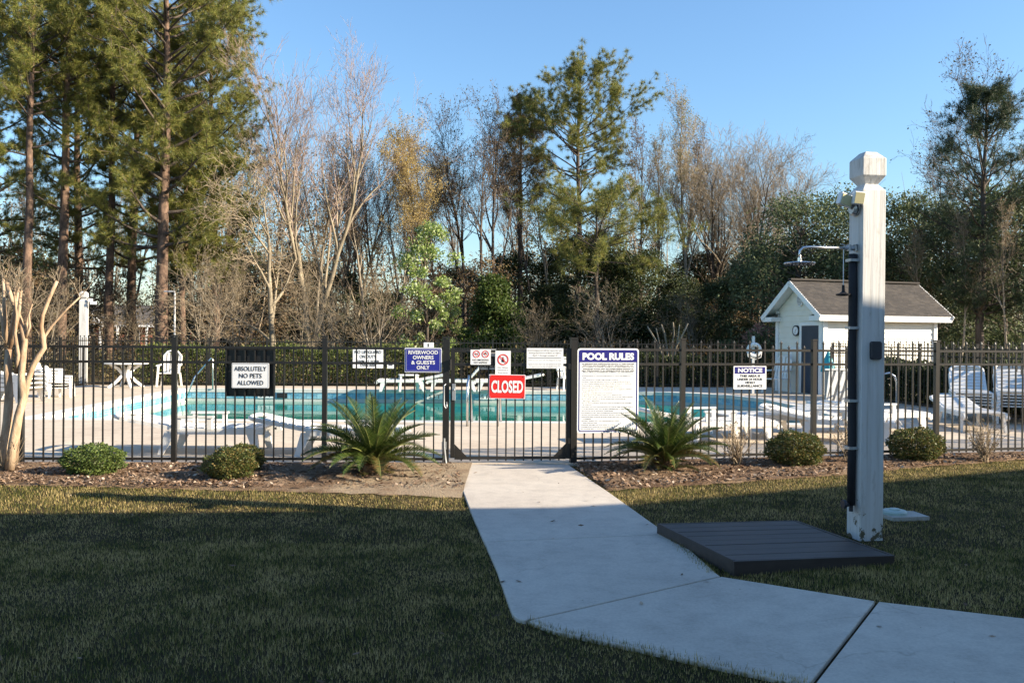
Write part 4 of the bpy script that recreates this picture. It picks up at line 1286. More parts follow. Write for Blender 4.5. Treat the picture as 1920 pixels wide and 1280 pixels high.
# resin chairs
def make_chair():
    root = empty('resin_chair')
    W, D = 0.56, 0.5
    MB().box((0, 0, 0.40), (W - 0.06, D, 0.03)).build('seat', M['plastic'], root, bevel=0.008)
    bk = empty('backrest'); bk.parent = root
    for k in range(5):
        x = -0.2 + 0.1 * k
        hgt = 0.68 - 0.10 * abs(k - 2) / 2
        MB().bar((x, D / 2 - 0.02, 0.38), (x * 1.06, D / 2 + 0.12, 0.38 + hgt), 0.072, 0.022, up=(0, -1, 0.2)).build('slat', M['plastic'], bk)
    MB().tube([(-0.26, D / 2 + 0.03, 0.62), (-0.25, D / 2 + 0.10, 0.92), (-0.14, D / 2 + 0.13, 1.05), (0, D / 2 + 0.14, 1.085), (0.14, D / 2 + 0.13, 1.05), (0.25, D / 2 + 0.10, 0.92), (0.26, D / 2 + 0.03, 0.62)], 0.026, 8).build('top_rail', M['plastic'], bk, smooth=True)
    for sx in (-1, 1):
        MB().tube([(sx * 0.28, -D / 2, 0.63), (sx * 0.29, D / 2 - 0.1, 0.64), (sx * 0.27, D / 2 + 0.04, 0.66)], 0.024, 8).build('armrest', M['plastic'], root)
        for yy in (-D / 2 + 0.03, D / 2 - 0.02):
            MB().bar((sx * (W / 2 - 0.04), yy, 0.63 if yy < 0 else 0.40), (sx * (W / 2 + 0.0), yy * 1.12, 0.0), 0.05, 0.045).build('leg', M['plastic'], root)
    return root
chair = make_chair()
p = gp(317, 724, Zd)
chair.location = (p.x, p.y, Zd); chair.rotation_euler = (0, 0, 0.12)
chair.scale = (1.05, 1.05, 1.0)
tag(chair, 'high-backed white resin chair alone by the hedge at left', 'chair')
c2 = copy_tree(chair); p = gp(1452, 735, Zd); c2.location = (p.x, p.y - 0.2, Zd); c2.rotation_euler = (0, 0, -0.9)
tag(c2, 'white resin chair against the shed gable below the notice case', 'chair')
c3 = copy_tree(chair); p = gp(1052, 731, Zd); c3.location = (p.x + 0.2, p.y, Zd); c3.rotation_euler = (0, 0, 0.4)
c3.scale = (0.9, 0.9, 0.9)
tag(c3, 'white resin chair across the pool just left of the POOL RULES board', 'chair')
for k in range(5):
    for (px, py, h0, lab) in ((88, 744, 0.0, 'white resin chair, %s in the taller stack beside the crepe myrtle'), (108, 745, 0.0, 'white resin chair, %s in the shorter stack right of the crepe myrtle')):
        if px == 108 and k > 2: continue
        c = copy_tree(chair); p = gp(px, py, Zd)
        c.location = (p.x, p.y + 0.2, Zd + k * 0.07); c.rotation_euler = (0, 0, 1.9); c.scale = (0.95, 0.95, 0.62 if px == 88 else 0.58)
        tag(c, lab % ORD(k, 5 if px == 88 else 3), 'chair', 'stacked resin chairs')
# table
p = gp(236, 726, Zd)
tb_ = empty('resin_table', (p.x, p.y, Zd), 0.2)
tag(tb_, 'white resin table with splayed legs at the back left of the deck', 'table')
MB().lathe([(0.60, 0.685), (0.625, 0.70), (0.625, 0.72), (0.60, 0.728)], (0, 0, 0), 32).build('table_top', M['plastic'], tb_)
for k in range(4):
    a = k * PI / 2 + 0.5
    d = Vector((math.cos(a), math.sin(a), 0))
    pts = [d * 0.44 + Vector((0, 0, 0.685)), d * 0.22 + Vector((0, 0, 0.55)), d * 0.09 + Vector((0, 0, 0.38)), d * 0.28 + Vector((0, 0, 0.17)), d * 0.50]
    mb = MB()
    for u, v in zip(pts, pts[1:]): mb.bar(u, v, 0.075, 0.075)
    mb.build('leg', M['plastic'], tb_)
MB().lathe([(0.06, 0.30), (0.08, 0.46)], (0, 0, 0), 12).build('hub', M['plastic'], tb_)
# small side tables
def side_table(px, py, label, w=0.45, h=0.42):
    p = gp(px, py, Zd)
    t = empty('side_table', (p.x, p.y, Zd), 0.2)
    tag(t, label, 'table')
    MB().box((0, 0, h), (w, w, 0.03)).build('table_top', M['plastic'], t, bevel=0.006)
    for sx in (-1, 1):
        for sy in (-1, 1):
            MB().bar((sx * w * .42, sy * w * .42, h - .015), (sx * w * .48, sy * w * .48, 0), 0.055, 0.045).build('leg', M['plastic'], t)
    return t
side_table(1774, 782, 'small white side table left of the right-hand lounger stacks', 0.32, 0.46)
side_table(766, 733, 'small white side table behind the far loungers', 0.55, 0.46)

# pool handrails
def handrail(label, pts, r=0.022):
    o = MB().tube(pts, r, 10).build('pool_handrail', M['chrome'], None, smooth=True)
    tag(o, label, 'handrail')
    return o
def rail_pts(base, into, h=0.86):
    b = Vector((base[0], base[1], Zd)); d = Vector((into[0], into[1], 0))
    return [b, b + Vector((0, 0, h * .6)), b + d * 0.06 + Vector((0, 0, h * .88)), b + d * 0.2 + Vector((0, 0, h)), b + d * 0.36 + Vector((0, 0, h * .92)), b + d * 0.62 + Vector((0, 0, h * 0.45)), b + d * 0.95 + Vector((0, 0, -0.45))]
p1, p2 = gp(876, 799, Zd), gp(933, 799, Zd)
handrail('left rail of the steel ladder seen through the gate', rail_pts(p1, (0.06, 1)))
handrail('right rail of the steel ladder below the CLOSED sign', rail_pts(p2, (0.06, 1)))
p = gp(399, 729, Zd)
handrail('slanting steel stair rail at the far left corner of the pool', [p, p + Vector((0, 0, 0.86)), p + Vector((-0.04, -0.03, 0.90)), p + Vector((-0.40, -0.35, 0.36)), p + Vector((-0.60, -0.55, -0.3))])
p = gp(1681, 770, Zd)
handrail('curved steel rail right of the shower post', [p, p + Vector((0, 0, 0.62)), p + Vector((-0.05, 0, 0.76)), p + Vector((-0.16, 0, 0.83)), p + Vector((-0.30, 0, 0.80)), p + Vector((-0.75, -0.1, 0.35))])
# depth marks on the far tile line and the skimmer mouth
def marker(px, py, txt, Y, label):
    p = at(px, py, Y)
    s = MB().panel(rrect(0.46, 0.155, 0.006), -0.004, 0.0).build('depth_mark', M['sign_white'], None)
    s.location = (p.x, Y, -0.145); tag(s, label, 'depth mark')
    lettering(txt, 0.34, 0.11, (0, -0.006, 0), M['ink'], s, 0.01)
fy = lambda X: 25.1 - 0.018
marker(498, 750, '3 FT', fy(0), 'white depth mark below the black board on the far pool wall')
marker(815, 750, '5 FT', fy(0), 'white depth mark on the far pool wall left of the gate post')
marker(913, 750, '5 FT', fy(0), 'white depth mark on the far pool wall behind the CLOSED sign')
marker(1200, 752, '5 FT', fy(0), 'white depth mark on the far pool wall right of the POOL RULES board')
p = at(529, 747, fy(0))
sk = MB().box((p.x, fy(0), -0.15), (0.30, 0.02, 0.14)).build('skimmer_mouth', M['ink'], None); tag(sk, 'dark skimmer opening in the far pool wall', 'skimmer')

# life ring on its post
p = at(1414, 657, 24.6)
lr = empty('life_ring', (p.x, 24.6, 0.03))
tag(lr, 'white life ring hung on a post left of the shed', 'life ring')
MB().box((0, 0.09, 0.82), (0.07, 0.07, 1.64)).build('post', M['plastic'], lr)
tor = MB(); n1, n2 = 28, 10; V = []; F = []
for i in range(n1):
    a = 2 * PI * i / n1
    for j in range(n2):
        b = 2 * PI * j / n2
        r = 0.165 + 0.058 * math.cos(b)
        V.append((r * math.cos(a), 0.05 * math.sin(b), 1.24 + r * math.sin(a)))
for i in range(n1):
    for j in range(n2):
        F.append((i * n2 + j, ((i + 1) % n1) * n2 + j, ((i + 1) % n1) * n2 + (j + 1) % n2, i * n2 + (j + 1) % n2))
tor.add(V, F).build('ring', M['plastic'], lr, smooth=True)
MB().tube([(-0.2, -0.03, 1.2), (-0.19, -0.05, 1.06), (0, -0.06, 0.97), (0.18, -0.05, 1.04), (0.21, -0.03, 1.2)], 0.010, 6).build('rope', M['plastic'], lr, smooth=True)
# teal cover and tags by the shed
p = at(1553, 676, 23.2)
tc_ = MB().lathe([(0.20, -0.30), (0.16, -0.1), (0.08, 0.12), (0.03, 0.24)], (p.x, 23.2, p.z), 14).build('furled_cover', M['teal_cloth'], None); tag(tc_, 'furled teal umbrella cover by the shed corner', 'umbrella')
MB().tube([(p.x, 23.2, 0.03), (p.x, 23.2, p.z + 0.1)], 0.02, 8).build('pole', M['galv'], tc_)

# gate light post and pole beyond the far corner
def light_post(loc, h, label):
    t = empty('light_post', loc, 0.2); tag(t, label, 'light post')
    MB().lathe([(r * q * 1.15, z * h / 3.04) for r, z in prof], (0, 0, 0), 4, phase=PI / 4).build('timber', M['post'], t)
    MB().box((0.22, -0.1, h * .905), (0.12, 0.12, 0.10)).build('lamp_head', M['white_trim'], t)
    MB().box((0.32, -0.14, h * .875), (0.18, 0.12, 0.09)).build('lamp_head', M['white_trim'], t)
light_post((at(157, 640, 28.0).x, 28.0, -0.02), 3.0, 'white light post behind the far left fence corner')
pp_ = at(328, 560, 33.0)
pv = MB().tube([(pp_.x, 33, -0.05), (pp_.x, 33, 3.25)], 0.035, 8).tube([(pp_.x, 33, 3.25), (pp_.x - 0.42, 33, 3.25)], 0.03, 8).build('pole', M['white_trim'], None)
tag(pv, 'thin white pole with a short arm among the left tree trunks', 'pole')

# brick house beyond the trees at left
hs = empty('house', (at(175, 640, 100).x, 100, 0), 0.12)
tag(hs, 'brick house with white gable porch seen between the left trunks', 'house')
MB().box((4.0, 3.5, 1.35), (16, 7, 2.7)).build('wall', M['brick'], hs)
MB().add([(-4.6, -0.7, 2.75), (12.6, -0.7, 2.75), (12.6, 7.7, 2.75), (-4.6, 7.7, 2.75), (-4.6, 3.5, 5.2), (12.6, 3.5, 5.2)], [(0, 1, 5, 4), (2, 3, 4, 5), (0, 4, 3), (1, 2, 5), (3, 2, 1, 0)]).build('roof', M['asphalt_roof'], hs)
MB().box((4.0, -0.72, 2.68), (17.3, 0.05, 0.22)).build('fascia', M['white_trim'], hs)
MB().add([(-3.2, -1.2, 2.8), (1.4, -1.2, 2.8), (-0.9, -1.2, 4.3), (-3.2, 2.0, 2.8), (1.4, 2.0, 2.8), (-0.9, 3.2, 4.3)], [(0, 1, 2), (0, 2, 5, 3), (1, 4, 5, 2), (0, 3, 4, 1)]).build('porch_gable', M['white_trim'], hs)
for x in (-2.9, 1.1, 3.0, 6.2):
    MB().box((x, -1.0, 1.35), (0.22, 0.22, 2.6)).build('column', M['white_trim'], hs)
for x in (-0.9, 2.2, 4.6, 7.4, 9.8):
    wf = MB().box((x, -0.02, 1.45), (1.1, 0.06, 1.5)).build('window', M['white_trim'], hs)
    for dx in (-.25, .25):
        for dz in (-.35, .35):
            MB().box((x + dx, -0.06, 1.45 + dz), (0.42, 0.03, 0.6)).build('pane', M['glass_dark'], wf)
hs2 = empty('house', (at(1120, 640, 105).x, 105, 0), -0.1)
tag(hs2, 'pale house glimpsed low between the dark central trunks', 'house')
MB().box((0, 3, 1.3), (11, 6, 2.6)).build('wall', M['siding'], hs2)
MB().add([(-6, -0.6, 2.6), (6, -0.6, 2.6), (6, 6.6, 2.6), (-6, 6.6, 2.6), (-6, 3, 4.8), (6, 3, 4.8)], [(0, 1, 5, 4), (2, 3, 4, 5), (0, 4, 3), (1, 2, 5), (3, 2, 1, 0)]).build('roof', M['asphalt_roof'], hs2)
for x in (-3.6, -1.2, 1.4, 3.8):
    wf = MB().box((x, -0.02, 1.4), (1.0, 0.06, 1.3)).build('window', M['white_trim'], hs2)
    MB().box((x, -0.06, 1.4), (0.84, 0.03, 1.14)).build('pane', M['glass_dark'], wf)

# ================================================================== VEGETATION
def cones(P0, P1, R0, R1, n):
    """tapered n-sided sticks for arrays of segments"""
    P0, P1 = np.asarray(P0, float), np.asarray(P1, float)
    R0, R1 = np.asarray(R0, float), np.asarray(R1, float)
    d = P1 - P0
    d /= np.linalg.norm(d, axis=1, keepdims=True) + 1e-9
    ref = np.where(np.abs(d[:, 2:3]) < 0.9, np.array([[0, 0, 1.0]]), np.array([[1.0, 0, 0]]))
    a = np.cross(d, ref); a /= np.linalg.norm(a, axis=1, keepdims=True) + 1e-9
    b = np.cross(d, a)
    m = len(P0)
    V = np.zeros((m, 2 * n, 3)); F = np.zeros((m, n, 4), dtype=np.int64)
    base = np.arange(m) * 2 * n
    for k in range(n):
        t = 2 * math.pi * k / n
        o = a * math.cos(t) + b * math.sin(t)
        V[:, k] = P0 + o * R0[:, None]
        V[:, n + k] = P1 + o * R1[:, None]
        k2 = (k + 1) % n
        F[:, k] = np.stack([base + k, base + k2, base + n + k2, base + n + k], 1)
    return V.reshape(-1, 3), F.reshape(-1, 4)

def join_np(parts):
    Vs, Fs, o = [], [], 0
    for V, F in parts:
        Vs.append(V); Fs.append(F + o); o += len(V)
    return np.concatenate(Vs), np.concatenate(Fs)

def sticks_mesh(name, segs, mat, n_by=lambda r: 3):
    """segs: list of (p0, p1, r0, r1)"""
    groups = {}
    for s in segs:
        groups.setdefault(n_by(s[2]), []).append(s)
    parts = []
    for n, g in groups.items():
        parts.append(cones([s[0] for s in g], [s[1] for s in g], [s[2] for s in g], [s[3] for s in g], n))
    me = np_mesh(name, *join_np(parts))
    me.materials.append(mat)
    me.polygons.foreach_set('use_smooth', [True] * len(me.polygons))
    return me

def rand_unit(rs, n):
    v = rs.normal(size=(n, 3))
    return v / np.linalg.norm(v, axis=1, keepdims=True)

def leaves_mesh(name, pts, rs, size, mat, aspect=0.5, up=0.0, var=0.4, nrm=None):
    """kite-shaped leaf cards at pts"""
    n = len(pts)
    d = rand_unit(rs, n)
    if nrm is not None:
        d = d * 0.8 + nrm * 0.6
    d[:, 2] += up
    d /= np.linalg.norm(d, axis=1, keepdims=True)
    s = np.cross(d, rand_unit(rs, n)); s /= np.linalg.norm(s, axis=1, keepdims=True) + 1e-9
    L = size * (1 + var * rs.uniform(-1, 1, n))[:, None]
    W = L * aspect
    V = np.stack([pts, pts + d * L * .45 + s * W * .5, pts + d * L, pts + d * L * .45 - s * W * .5], 1)
    F = np.arange(n * 4).reshape(n, 4)
    me = np_mesh(name, V.reshape(-1, 3), F)
    me.materials.append(mat)
    return me

def needles_mesh(name, tips, dirs, rs, per, length, width, mat, spread=1.0):
    """tufts of fine needles fanning forward from each shoot"""
    n = len(tips)
    T = np.repeat(tips, per, 0); D = np.repeat(dirs, per, 0)
    d = D * rs.uniform(0.0, 0.8, (n * per, 1)) + rand_unit(rs, n * per) * spread
    d /= np.linalg.norm(d, axis=1, keepdims=True)
    L = length * rs.uniform(0.65, 1.15, (n * per, 1))
    s = np.cross(d, rand_unit(rs, n * per)); s /= np.linalg.norm(s, axis=1, keepdims=True) + 1e-9
    B = T - D * rs.uniform(0, 0.12, (n * per, 1))
    V = np.stack([B - s * width, B + s * width, B + d * L + np.array([0, 0, -0.02])], 1)
    F = np.arange(n * per * 3).reshape(-1, 3)
    me = np_mesh(name, V.reshape(-1, 3), F)
    me.materials.append(mat)
    return me

def norm(v):
    return v / (np.linalg.norm(v) + 1e-9)

def trunk_path(rs, H, lean=0.02, wob=0.10, k=12):
    pts = [np.array([0, 0, -0.15])]
    drift = rs.uniform(-1, 1, 2) * lean
    off_ = np.zeros(2)
    for i in range(1, k + 1):
        off_ = off_ + drift * H / k + rs.uniform(-1, 1, 2) * wob
        pts.append(np.array([off_[0], off_[1], H * i / k]))
    return pts

def pine_tree(seed, H, crown0, rad, n_br, per=16, mats=('bark_pine', 'needle'), r0=0.22, dens=1.0, nlen=0.26, low=None, flat=0.0, round_=False):
    """trunk mesh, crown mesh: loblolly-like pine with up-curving limbs and needle tufts"""
    rs = np.random.RandomState(seed)
    path = trunk_path(rs, H, 0.02, 0.06, 14)
    segs = []
    zs = np.array([p[2] for p in path])
    def on_trunk(z):
        i = int(np.clip(np.searchsorted(zs, z) - 1, 0, len(path) - 2))
        t = (z - zs[i]) / (zs[i + 1] - zs[i])
        return path[i] * (1 - t) + path[i + 1] * t
    rad_at = lambda z: r0 * (1 - 0.86 * max(0, z) / H) + 0.012
    for a, b in zip(path, path[1:]):
        segs.append((a, b, rad_at(a[2]), rad_at(b[2])))
    limbs = []; tips = []; dirs = []
    zlist = sorted(rs.uniform(crown0, H * 0.985, n_br))
    if low:
        zlist = list(low) + zlist
    az = rs.uniform(0, 6.28)
    for z in zlist:
        f = (z - crown0) / (H - crown0)
        f = max(-0.05, f)
        prof = (0.55 + 0.75 * f if f < 0.35 else 0.83 * (1 - ((f - 0.35) / 0.70) ** 1.6) + 0.12)
        if round_ and f > 0.2:
            prof = 1.0 * max(0.0, 1 - ((f - 0.2) / 0.84) ** 2.8) + 0.15
        L = rad * max(0.18, prof) * rs.uniform(0.65, 1.2)
        az += 2.4 + rs.uniform(-0.5, 0.5)
        up0 = 0.10 + 0.55 * f + rs.uniform(-0.15, 0.2)
        d = norm(np.array([math.cos(az), math.sin(az), up0]))
        p = on_trunk(z); r = rad_at(z) * 0.38 + 0.008
        k = 6; pts = [p]
        for i in range(k):
            d = norm(d + rs.uniform(-1, 1, 3) * 0.13 + np.array([0, 0, 0.07 - flat]))
            q = pts[-1] + d * L / k
            limbs.append((pts[-1], q, r * (1 - i / k * .8), r * (1 - (i + 1) / k * .8)))
            pts.append(q)
            if i >= (1 if (L < 2 or f < 0.3) else 2):
                for _ in range(2 if i < 3 else 4):
                    if rs.rand() > 0.93 * dens: continue
                    side = norm(d * 0.75 + rs.uniform(-1, 1, 3) * 0.85 + np.array([0, 0, 0.18]))
                    l2 = L * rs.uniform(0.12, 0.32) + 0.15
                    e = q + side * l2
                    limbs.append((q, e, r * 0.25 + 0.004, 0.005))
                    m = max(2, int(l2 / 0.26))
                    for j in range(1, m + 1):
                        for _k in range(2 if j == m else 1):
                            tips.append(q + side * l2 * j / m + rs.normal(size=3) * 0.07)
                            dirs.append(norm(side + np.array([0, 0, 0.35]) + rs.normal(size=3) * 0.3))
        for _k in range(3):
            tips.append(pts[-1] + rs.normal(size=3) * 0.1); dirs.append(norm(d + np.array([0, 0, 0.3])))
    for _k in range(14):
        tips.append(path[-1] + np.array([0, 0, -0.35 * rs.rand()]) + rs.normal(size=3) * 0.12); dirs.append(np.array([0, 0, 1.0]))
    for _ in range(int(crown0 * 1.3)):           # dead snags on the bare trunk
        z = rs.uniform(crown0 * 0.35, crown0); p = on_trunk(z); a = rs.uniform(0, 6.28)
        d = np.array([math.cos(a), math.sin(a), rs.uniform(-.1, .4)])
        limbs.append((p, p + d * rs.uniform(0.3, 1.2), 0.02, 0.006))
    tr = sticks_mesh('trunk', segs, M[mats[0]], lambda r: 9)
    br = sticks_mesh('branches', limbs, M['bark_dark'], lambda r: 5 if r > 0.03 else 3)
    cr = needles_mesh('crown', np.array(tips), np.array(dirs), rs, int(per * 1.6), nlen, 0.0062, M[mats[1]])
    return tr, br, cr

def bare_tree(seed, H, r0, n1, spread, up, mats=('bark_grey', 'twig_pink'), crown0=0.3, levels=4, leaders=1, leaf=None, leaf_n=0, leaf_size=0.08, lean=0.02, k2=7, k3=5, k4=4, reach=0.38, twig=0.0065):
    rs = np.random.RandomState(seed)
    trunk, twigs, ends = [], [], []
    def grow(p, d, L, r, lev, gnarl):
        k = {0: 10, 1: 6, 2: 4, 3: 3, 4: 2}[lev]
        kids = []
        tgt = trunk if lev <= 1 else twigs
        for i in range(k):
            d = norm(d + rs.normal(size=3) * gnarl + np.array([0, 0, up * (0.05 + 0.03 * lev)]))
            q = p + d * L / k
            ra, rb = r * (1 - 0.8 * i / k), r * (1 - 0.8 * (i + 1) / k)
            tgt.append((p, q, max(ra, twig), max(rb, twig * .7)))
            p = q
            kids.append((p, d, (i + 1) / k, max(rb, 0.005)))
        if lev >= levels:
            ends.append(p); return
        nk = {0: n1, 1: k2, 2: k3, 3: k4}[lev]
        for j in range(nk):
            lo = crown0 if lev == 0 else 0.2
            t = lo + (1 - lo) * (j + rs.rand()) / nk
            i = min(len(kids) - 1, int(t * len(kids)))
            p0, dd, tt, rr = kids[i]
            ref = rs.normal(size=3)
            side = norm(np.cross(dd, ref))
            ang = spread * rs.uniform(0.65, 1.25) * (1.0 if lev else 1.0 - 0.35 * t)
            nd = norm(dd * math.cos(ang) + side * math.sin(ang) + np.array([0, 0, up * 0.25]))
            if lev == 0:
                l2 = H * reach * (1.15 - 0.75 * t) * rs.uniform(0.7, 1.2)
            else:
                l2 = L * rs.uniform(0.35, 0.6)
            grow(p0, nd, l2, max(0.006, min(rr * 0.75, r * 0.5)), lev + 1, gnarl * 1.25 + 0.02)
    for l in range(leaders):
        a = rs.uniform(0, 6.28)
        tilt = 0.0 if leaders == 1 else rs.uniform(0.12, 0.38)
        d0 = norm(np.array([math.cos(a) * tilt + lean * rs.uniform(-1, 1), math.sin(a) * tilt + lean * rs.uniform(-1, 1), 1.0]))
        grow(np.array([0.0, 0.0, -0.1]), d0, H * rs.uniform(0.86, 1.0) if leaders > 1 else H, r0, 0, 0.055)
    tr = sticks_mesh('trunk', trunk, M[mats[0]], lambda r: 8 if r > 0.06 else 5)
    tw = sticks_mesh('branches', twigs, M[mats[1]], lambda r: 3)
    lf = None
    if leaf:
        E = np.array(ends)
        idx = rs.randint(0, len(E), leaf_n)
        pts = E[idx] + rs.normal(size=(leaf_n, 3)) * 0.10
        lf = leaves_mesh('crown', pts, rs, leaf_size, M[leaf], 0.6)
    return tr, tw, lf

def leafy_tree(seed, H, rad, n_leaf, size, leaf, crown0=0.1, mats=('bark_dark', 'twig_dark'), clumps=60, shape='round', open_=0.55, r0=0.09, gaps=0.0):
    rs = np.random.RandomState(seed)
    segs, tw = [], []
    path = trunk_path(rs, H * 0.9, 0.03, 0.05, 8)
    for i, (a, b) in enumerate(zip(path, path[1:])):
        segs.append((a, b, r0 * (1 - i / 9), r0 * (1 - (i + 1) / 9)))
    C = []
    for c in range(clumps):
        t = rs.rand() ** (0.8 if shape == 'round' else 1.0)
        z = H * (crown0 + (1 - crown0) * t * 0.97)
        f = (z / H - crown0) / (1 - crown0)
        if shape == 'round':
            R = rad * math.sqrt(max(0.03, 1 - (2 * f * 0.92 - 0.78) ** 2)) if f > 0.4 else rad * (0.75 + 0.6 * f)
        else:
            R = rad * (1.02 - f) ** 0.8
        a = rs.uniform(0, 6.28); rr = R * math.sqrt(rs.uniform(0.18, 1.0))
        cpos = np.array([math.cos(a) * rr, math.sin(a) * rr, z])
        C.append(cpos)
        base = path[min(len(path) - 1, int(max(0, z / H - 0.12) * len(path)))]
        mid = (base + cpos) / 2 + rs.normal(size=3) * 0.12
        tw.append((base, mid, 0.025, 0.015)); tw.append((mid, cpos, 0.015, 0.006))
        for _ in range(3):
            tw.append((cpos, cpos + rs.normal(size=3) * rad * 0.16, 0.008, 0.004))
    C = np.array(C)
    sz = rad * 0.25 * rs.uniform(0.6, 1.25, clumps)
    idx = rs.randint(0, clumps, n_leaf)
    v = rand_unit(rs, n_leaf) * (rs.rand(n_leaf, 1) ** open_)
    pts = C[idx] + v * sz[idx][:, None] * np.array([[1, 1, 0.8]])
    tr = sticks_mesh('trunk', segs, M[mats[0]], lambda r: 7)
    br = sticks_mesh('branches', tw, M[mats[1]], lambda r: 3)
    lf = leaves_mesh('crown', pts, rs, size, M[leaf], 0.55, nrm=v)
    return tr, br, lf

PART = {0: 'trunk', 1: 'branches', 2: 'crown'}
def plant(name, label, meshes, loc, rz=0.0, sc=1.0, cat='tree', group=None, tilt=(0, 0)):
    t = empty(name, loc, rz)
    t.rotation_euler = (tilt[0], tilt[1], rz)
    t.scale = (sc, sc, sc) if not isinstance(sc, tuple) else sc
    tag(t, label, cat, group)
    for i, me in enumerate(meshes):
        if me is not None:
            o = use(me, PART[i], t)
            if i == 1: o['kind'] = 'stuff'
    return t
def X(px, Y): return ray(px, 640)[0] * Y
def top_h(py, px, Y): return HC - ray(px, py)[1] * Y

GT = 'trees of the wood behind the pool'
# ---- pines
pA = pine_tree(8, 21.0, 5.2, 4.6, 80, 36, dens=0.92, r0=0.27, nlen=0.28)
pB = pine_tree(2, 22.0, 6.5, 3.0, 50, 36, dens=0.6, r0=0.22, nlen=0.28)
pC = pine_tree(3, 20.5, 8.5, 2.9, 44, 36, dens=0.6, r0=0.20, nlen=0.28)
pD = pine_tree(4, 16.6, 7.4, 3.4, 66, 36, dens=0.72, r0=0.21, nlen=0.27, mats=('bark_dark', 'needle'), low=(5.4, 5.9, 6.5, 6.9), round_=True)
pE = pine_tree(5, 10.6, 2.6, 2.6, 60, 16, dens=0.75, r0=0.15, nlen=0.24, mats=('bark_dark', 'needle_dark'))
pE2 = pine_tree(15, 9.5, 3.6, 2.6, 44, 30, dens=0.85, r0=0.13, nlen=0.27)
pF = pine_tree(6, 12.5, 6.6, 1.5, 40, 16, dens=0.85, r0=0.15, nlen=0.25, mats=('bark_dark', 'needle_brown'))
pG = pine_tree(7, 7.4, 4.4, 3.4, 26, 20, dens=1.0, r0=0.14, nlen=0.28, mats=('bark_dark', 'needle'), flat=0.06)
for (nm, px, Y, lab, rz, sc, ms) in (
    ('pine_tree', 300, 36.5, 'massive full-crowned pine reaching out of the frame at left', 0.4, 1.0, pA),
    ('pine_tree', 112, 37.0, 'tall pine with sunlit bare trunk second from left edge', 1.9, 1.0, pB),
    ('pine_tree', 205, 39.5, 'tall dark-trunked pine left of the massive full-crowned pine', 3.1, 1.0, pC),
    ('pine_tree', 48, 35.5, 'tall pine nearest the left picture edge above the crepe myrtle', 4.4, 0.97, pC),
    ('pine_tree', -60, 37.5, 'pine just outside the left edge whose boughs hang into view', 0.9, 0.95, pA),
    ('pine_tree', 405, 40.0, 'slimmer pine behind the right side of the massive pine', 2.2, 0.80, pA),
    ('pine_tree', 245, 43.0, 'pine crowded behind the massive pine and the dark-trunked pine', 5.2, 0.92, pA),
    ('pine_tree', 150, 45.0, 'pine crowded behind the sunlit bare trunk', 3.7, 0.95, pA),
    ('pine_tree', 345, 39.0, 'low-crowned young pine right of the massive pine trunk', 0.5, 1.25, pE2),
    ('pine_tree', 1076, 45.0, 'tall round-topped pine standing alone right of centre', 0.6, 0.94, pD),
    ('pine_tree', 972, 47.0, 'brownish narrow-topped pine left of the round-topped pine', 1.0, 1.16, pF),
    ('pine_tree', 1838, 29.0, 'dark pine at the right above the evergreen shrubs', 2.0, 0.93, pE),
    ('pine_tree', 1120, 38.0, 'low spreading pine bough mass before the round-topped pine', 1.2, 1.0, pG)):
    plant(nm, lab, ms, (X(px, Y), Y, 0), rz, sc, 'pine tree', GT)

# ---- bare and budding trees
b1 = bare_tree(21, 14.3, 0.17, 14, 0.52, 0.55, ('bark_pale', 'twig_pink'), 0.22, 4, 2, lean=0.04, k2=8, k3=6, k4=3, reach=0.42)
b2 = bare_tree(22, 13.0, 0.14, 13, 0.6, 0.4, ('bark_dark', 'twig_dark'), 0.35, 4, 1, 'leaf_thicket', 1500, 0.10, k2=7, k3=5, k4=4)
b3 = bare_tree(23, 14.5, 0.15, 16, 0.42, 0.6, ('bark_grey', 'twig_tan'), 0.35, 4, 1, 'leaf_bud', 7000, 0.075, k2=7, k3=5, k4=4, reach=0.30)
b4 = bare_tree(24, 12.6, 0.15, 12, 0.62, 0.34, ('bark_dark', 'twig_tan'), 0.3, 4, 2, k2=8, k3=6, k4=4, reach=0.40)
b5 = bare_tree(25, 13.0, 0.14, 13, 0.55, 0.45, ('bark_dark', 'twig_tan'), 0.33, 4, 1, 'leaf_gold', 20000, 0.085, k2=8, k3=6, k4=4, reach=0.36)
b6 = bare_tree(26, 7.5, 0.15, 12, 0.95, 0.05, ('bark_pale', 'twig_tan'), 0.15, 4, 1, 'leaf_bud', 900, 0.07, lean=0.14, k2=7, k3=5, k4=4, reach=0.52, twig=0.008)
b7 = bare_tree(27, 5.6, 0.05, 7, 0.8, 0.22, ('bark_grey', 'twig_scrub'), 0.10, 4, 4, k2=5, k3=4, k4=2, reach=0.55, twig=0.0075)
b8 = bare_tree(28, 9.5, 0.085, 10, 0.5, 0.4, ('bark_grey', 'twig_tan'), 0.4, 4, 1, 'leaf_rust', 1300, 0.065, k2=6, k3=5, k4=3, reach=0.3)
b9 = bare_tree(29, 11.0, 0.10, 11, 0.5, 0.4, ('bark_dark', 'twig_dark'), 0.45, 4, 1, 'leaf_rust', 1300, 0.07, k2=6, k3=5, k4=3, reach=0.3)
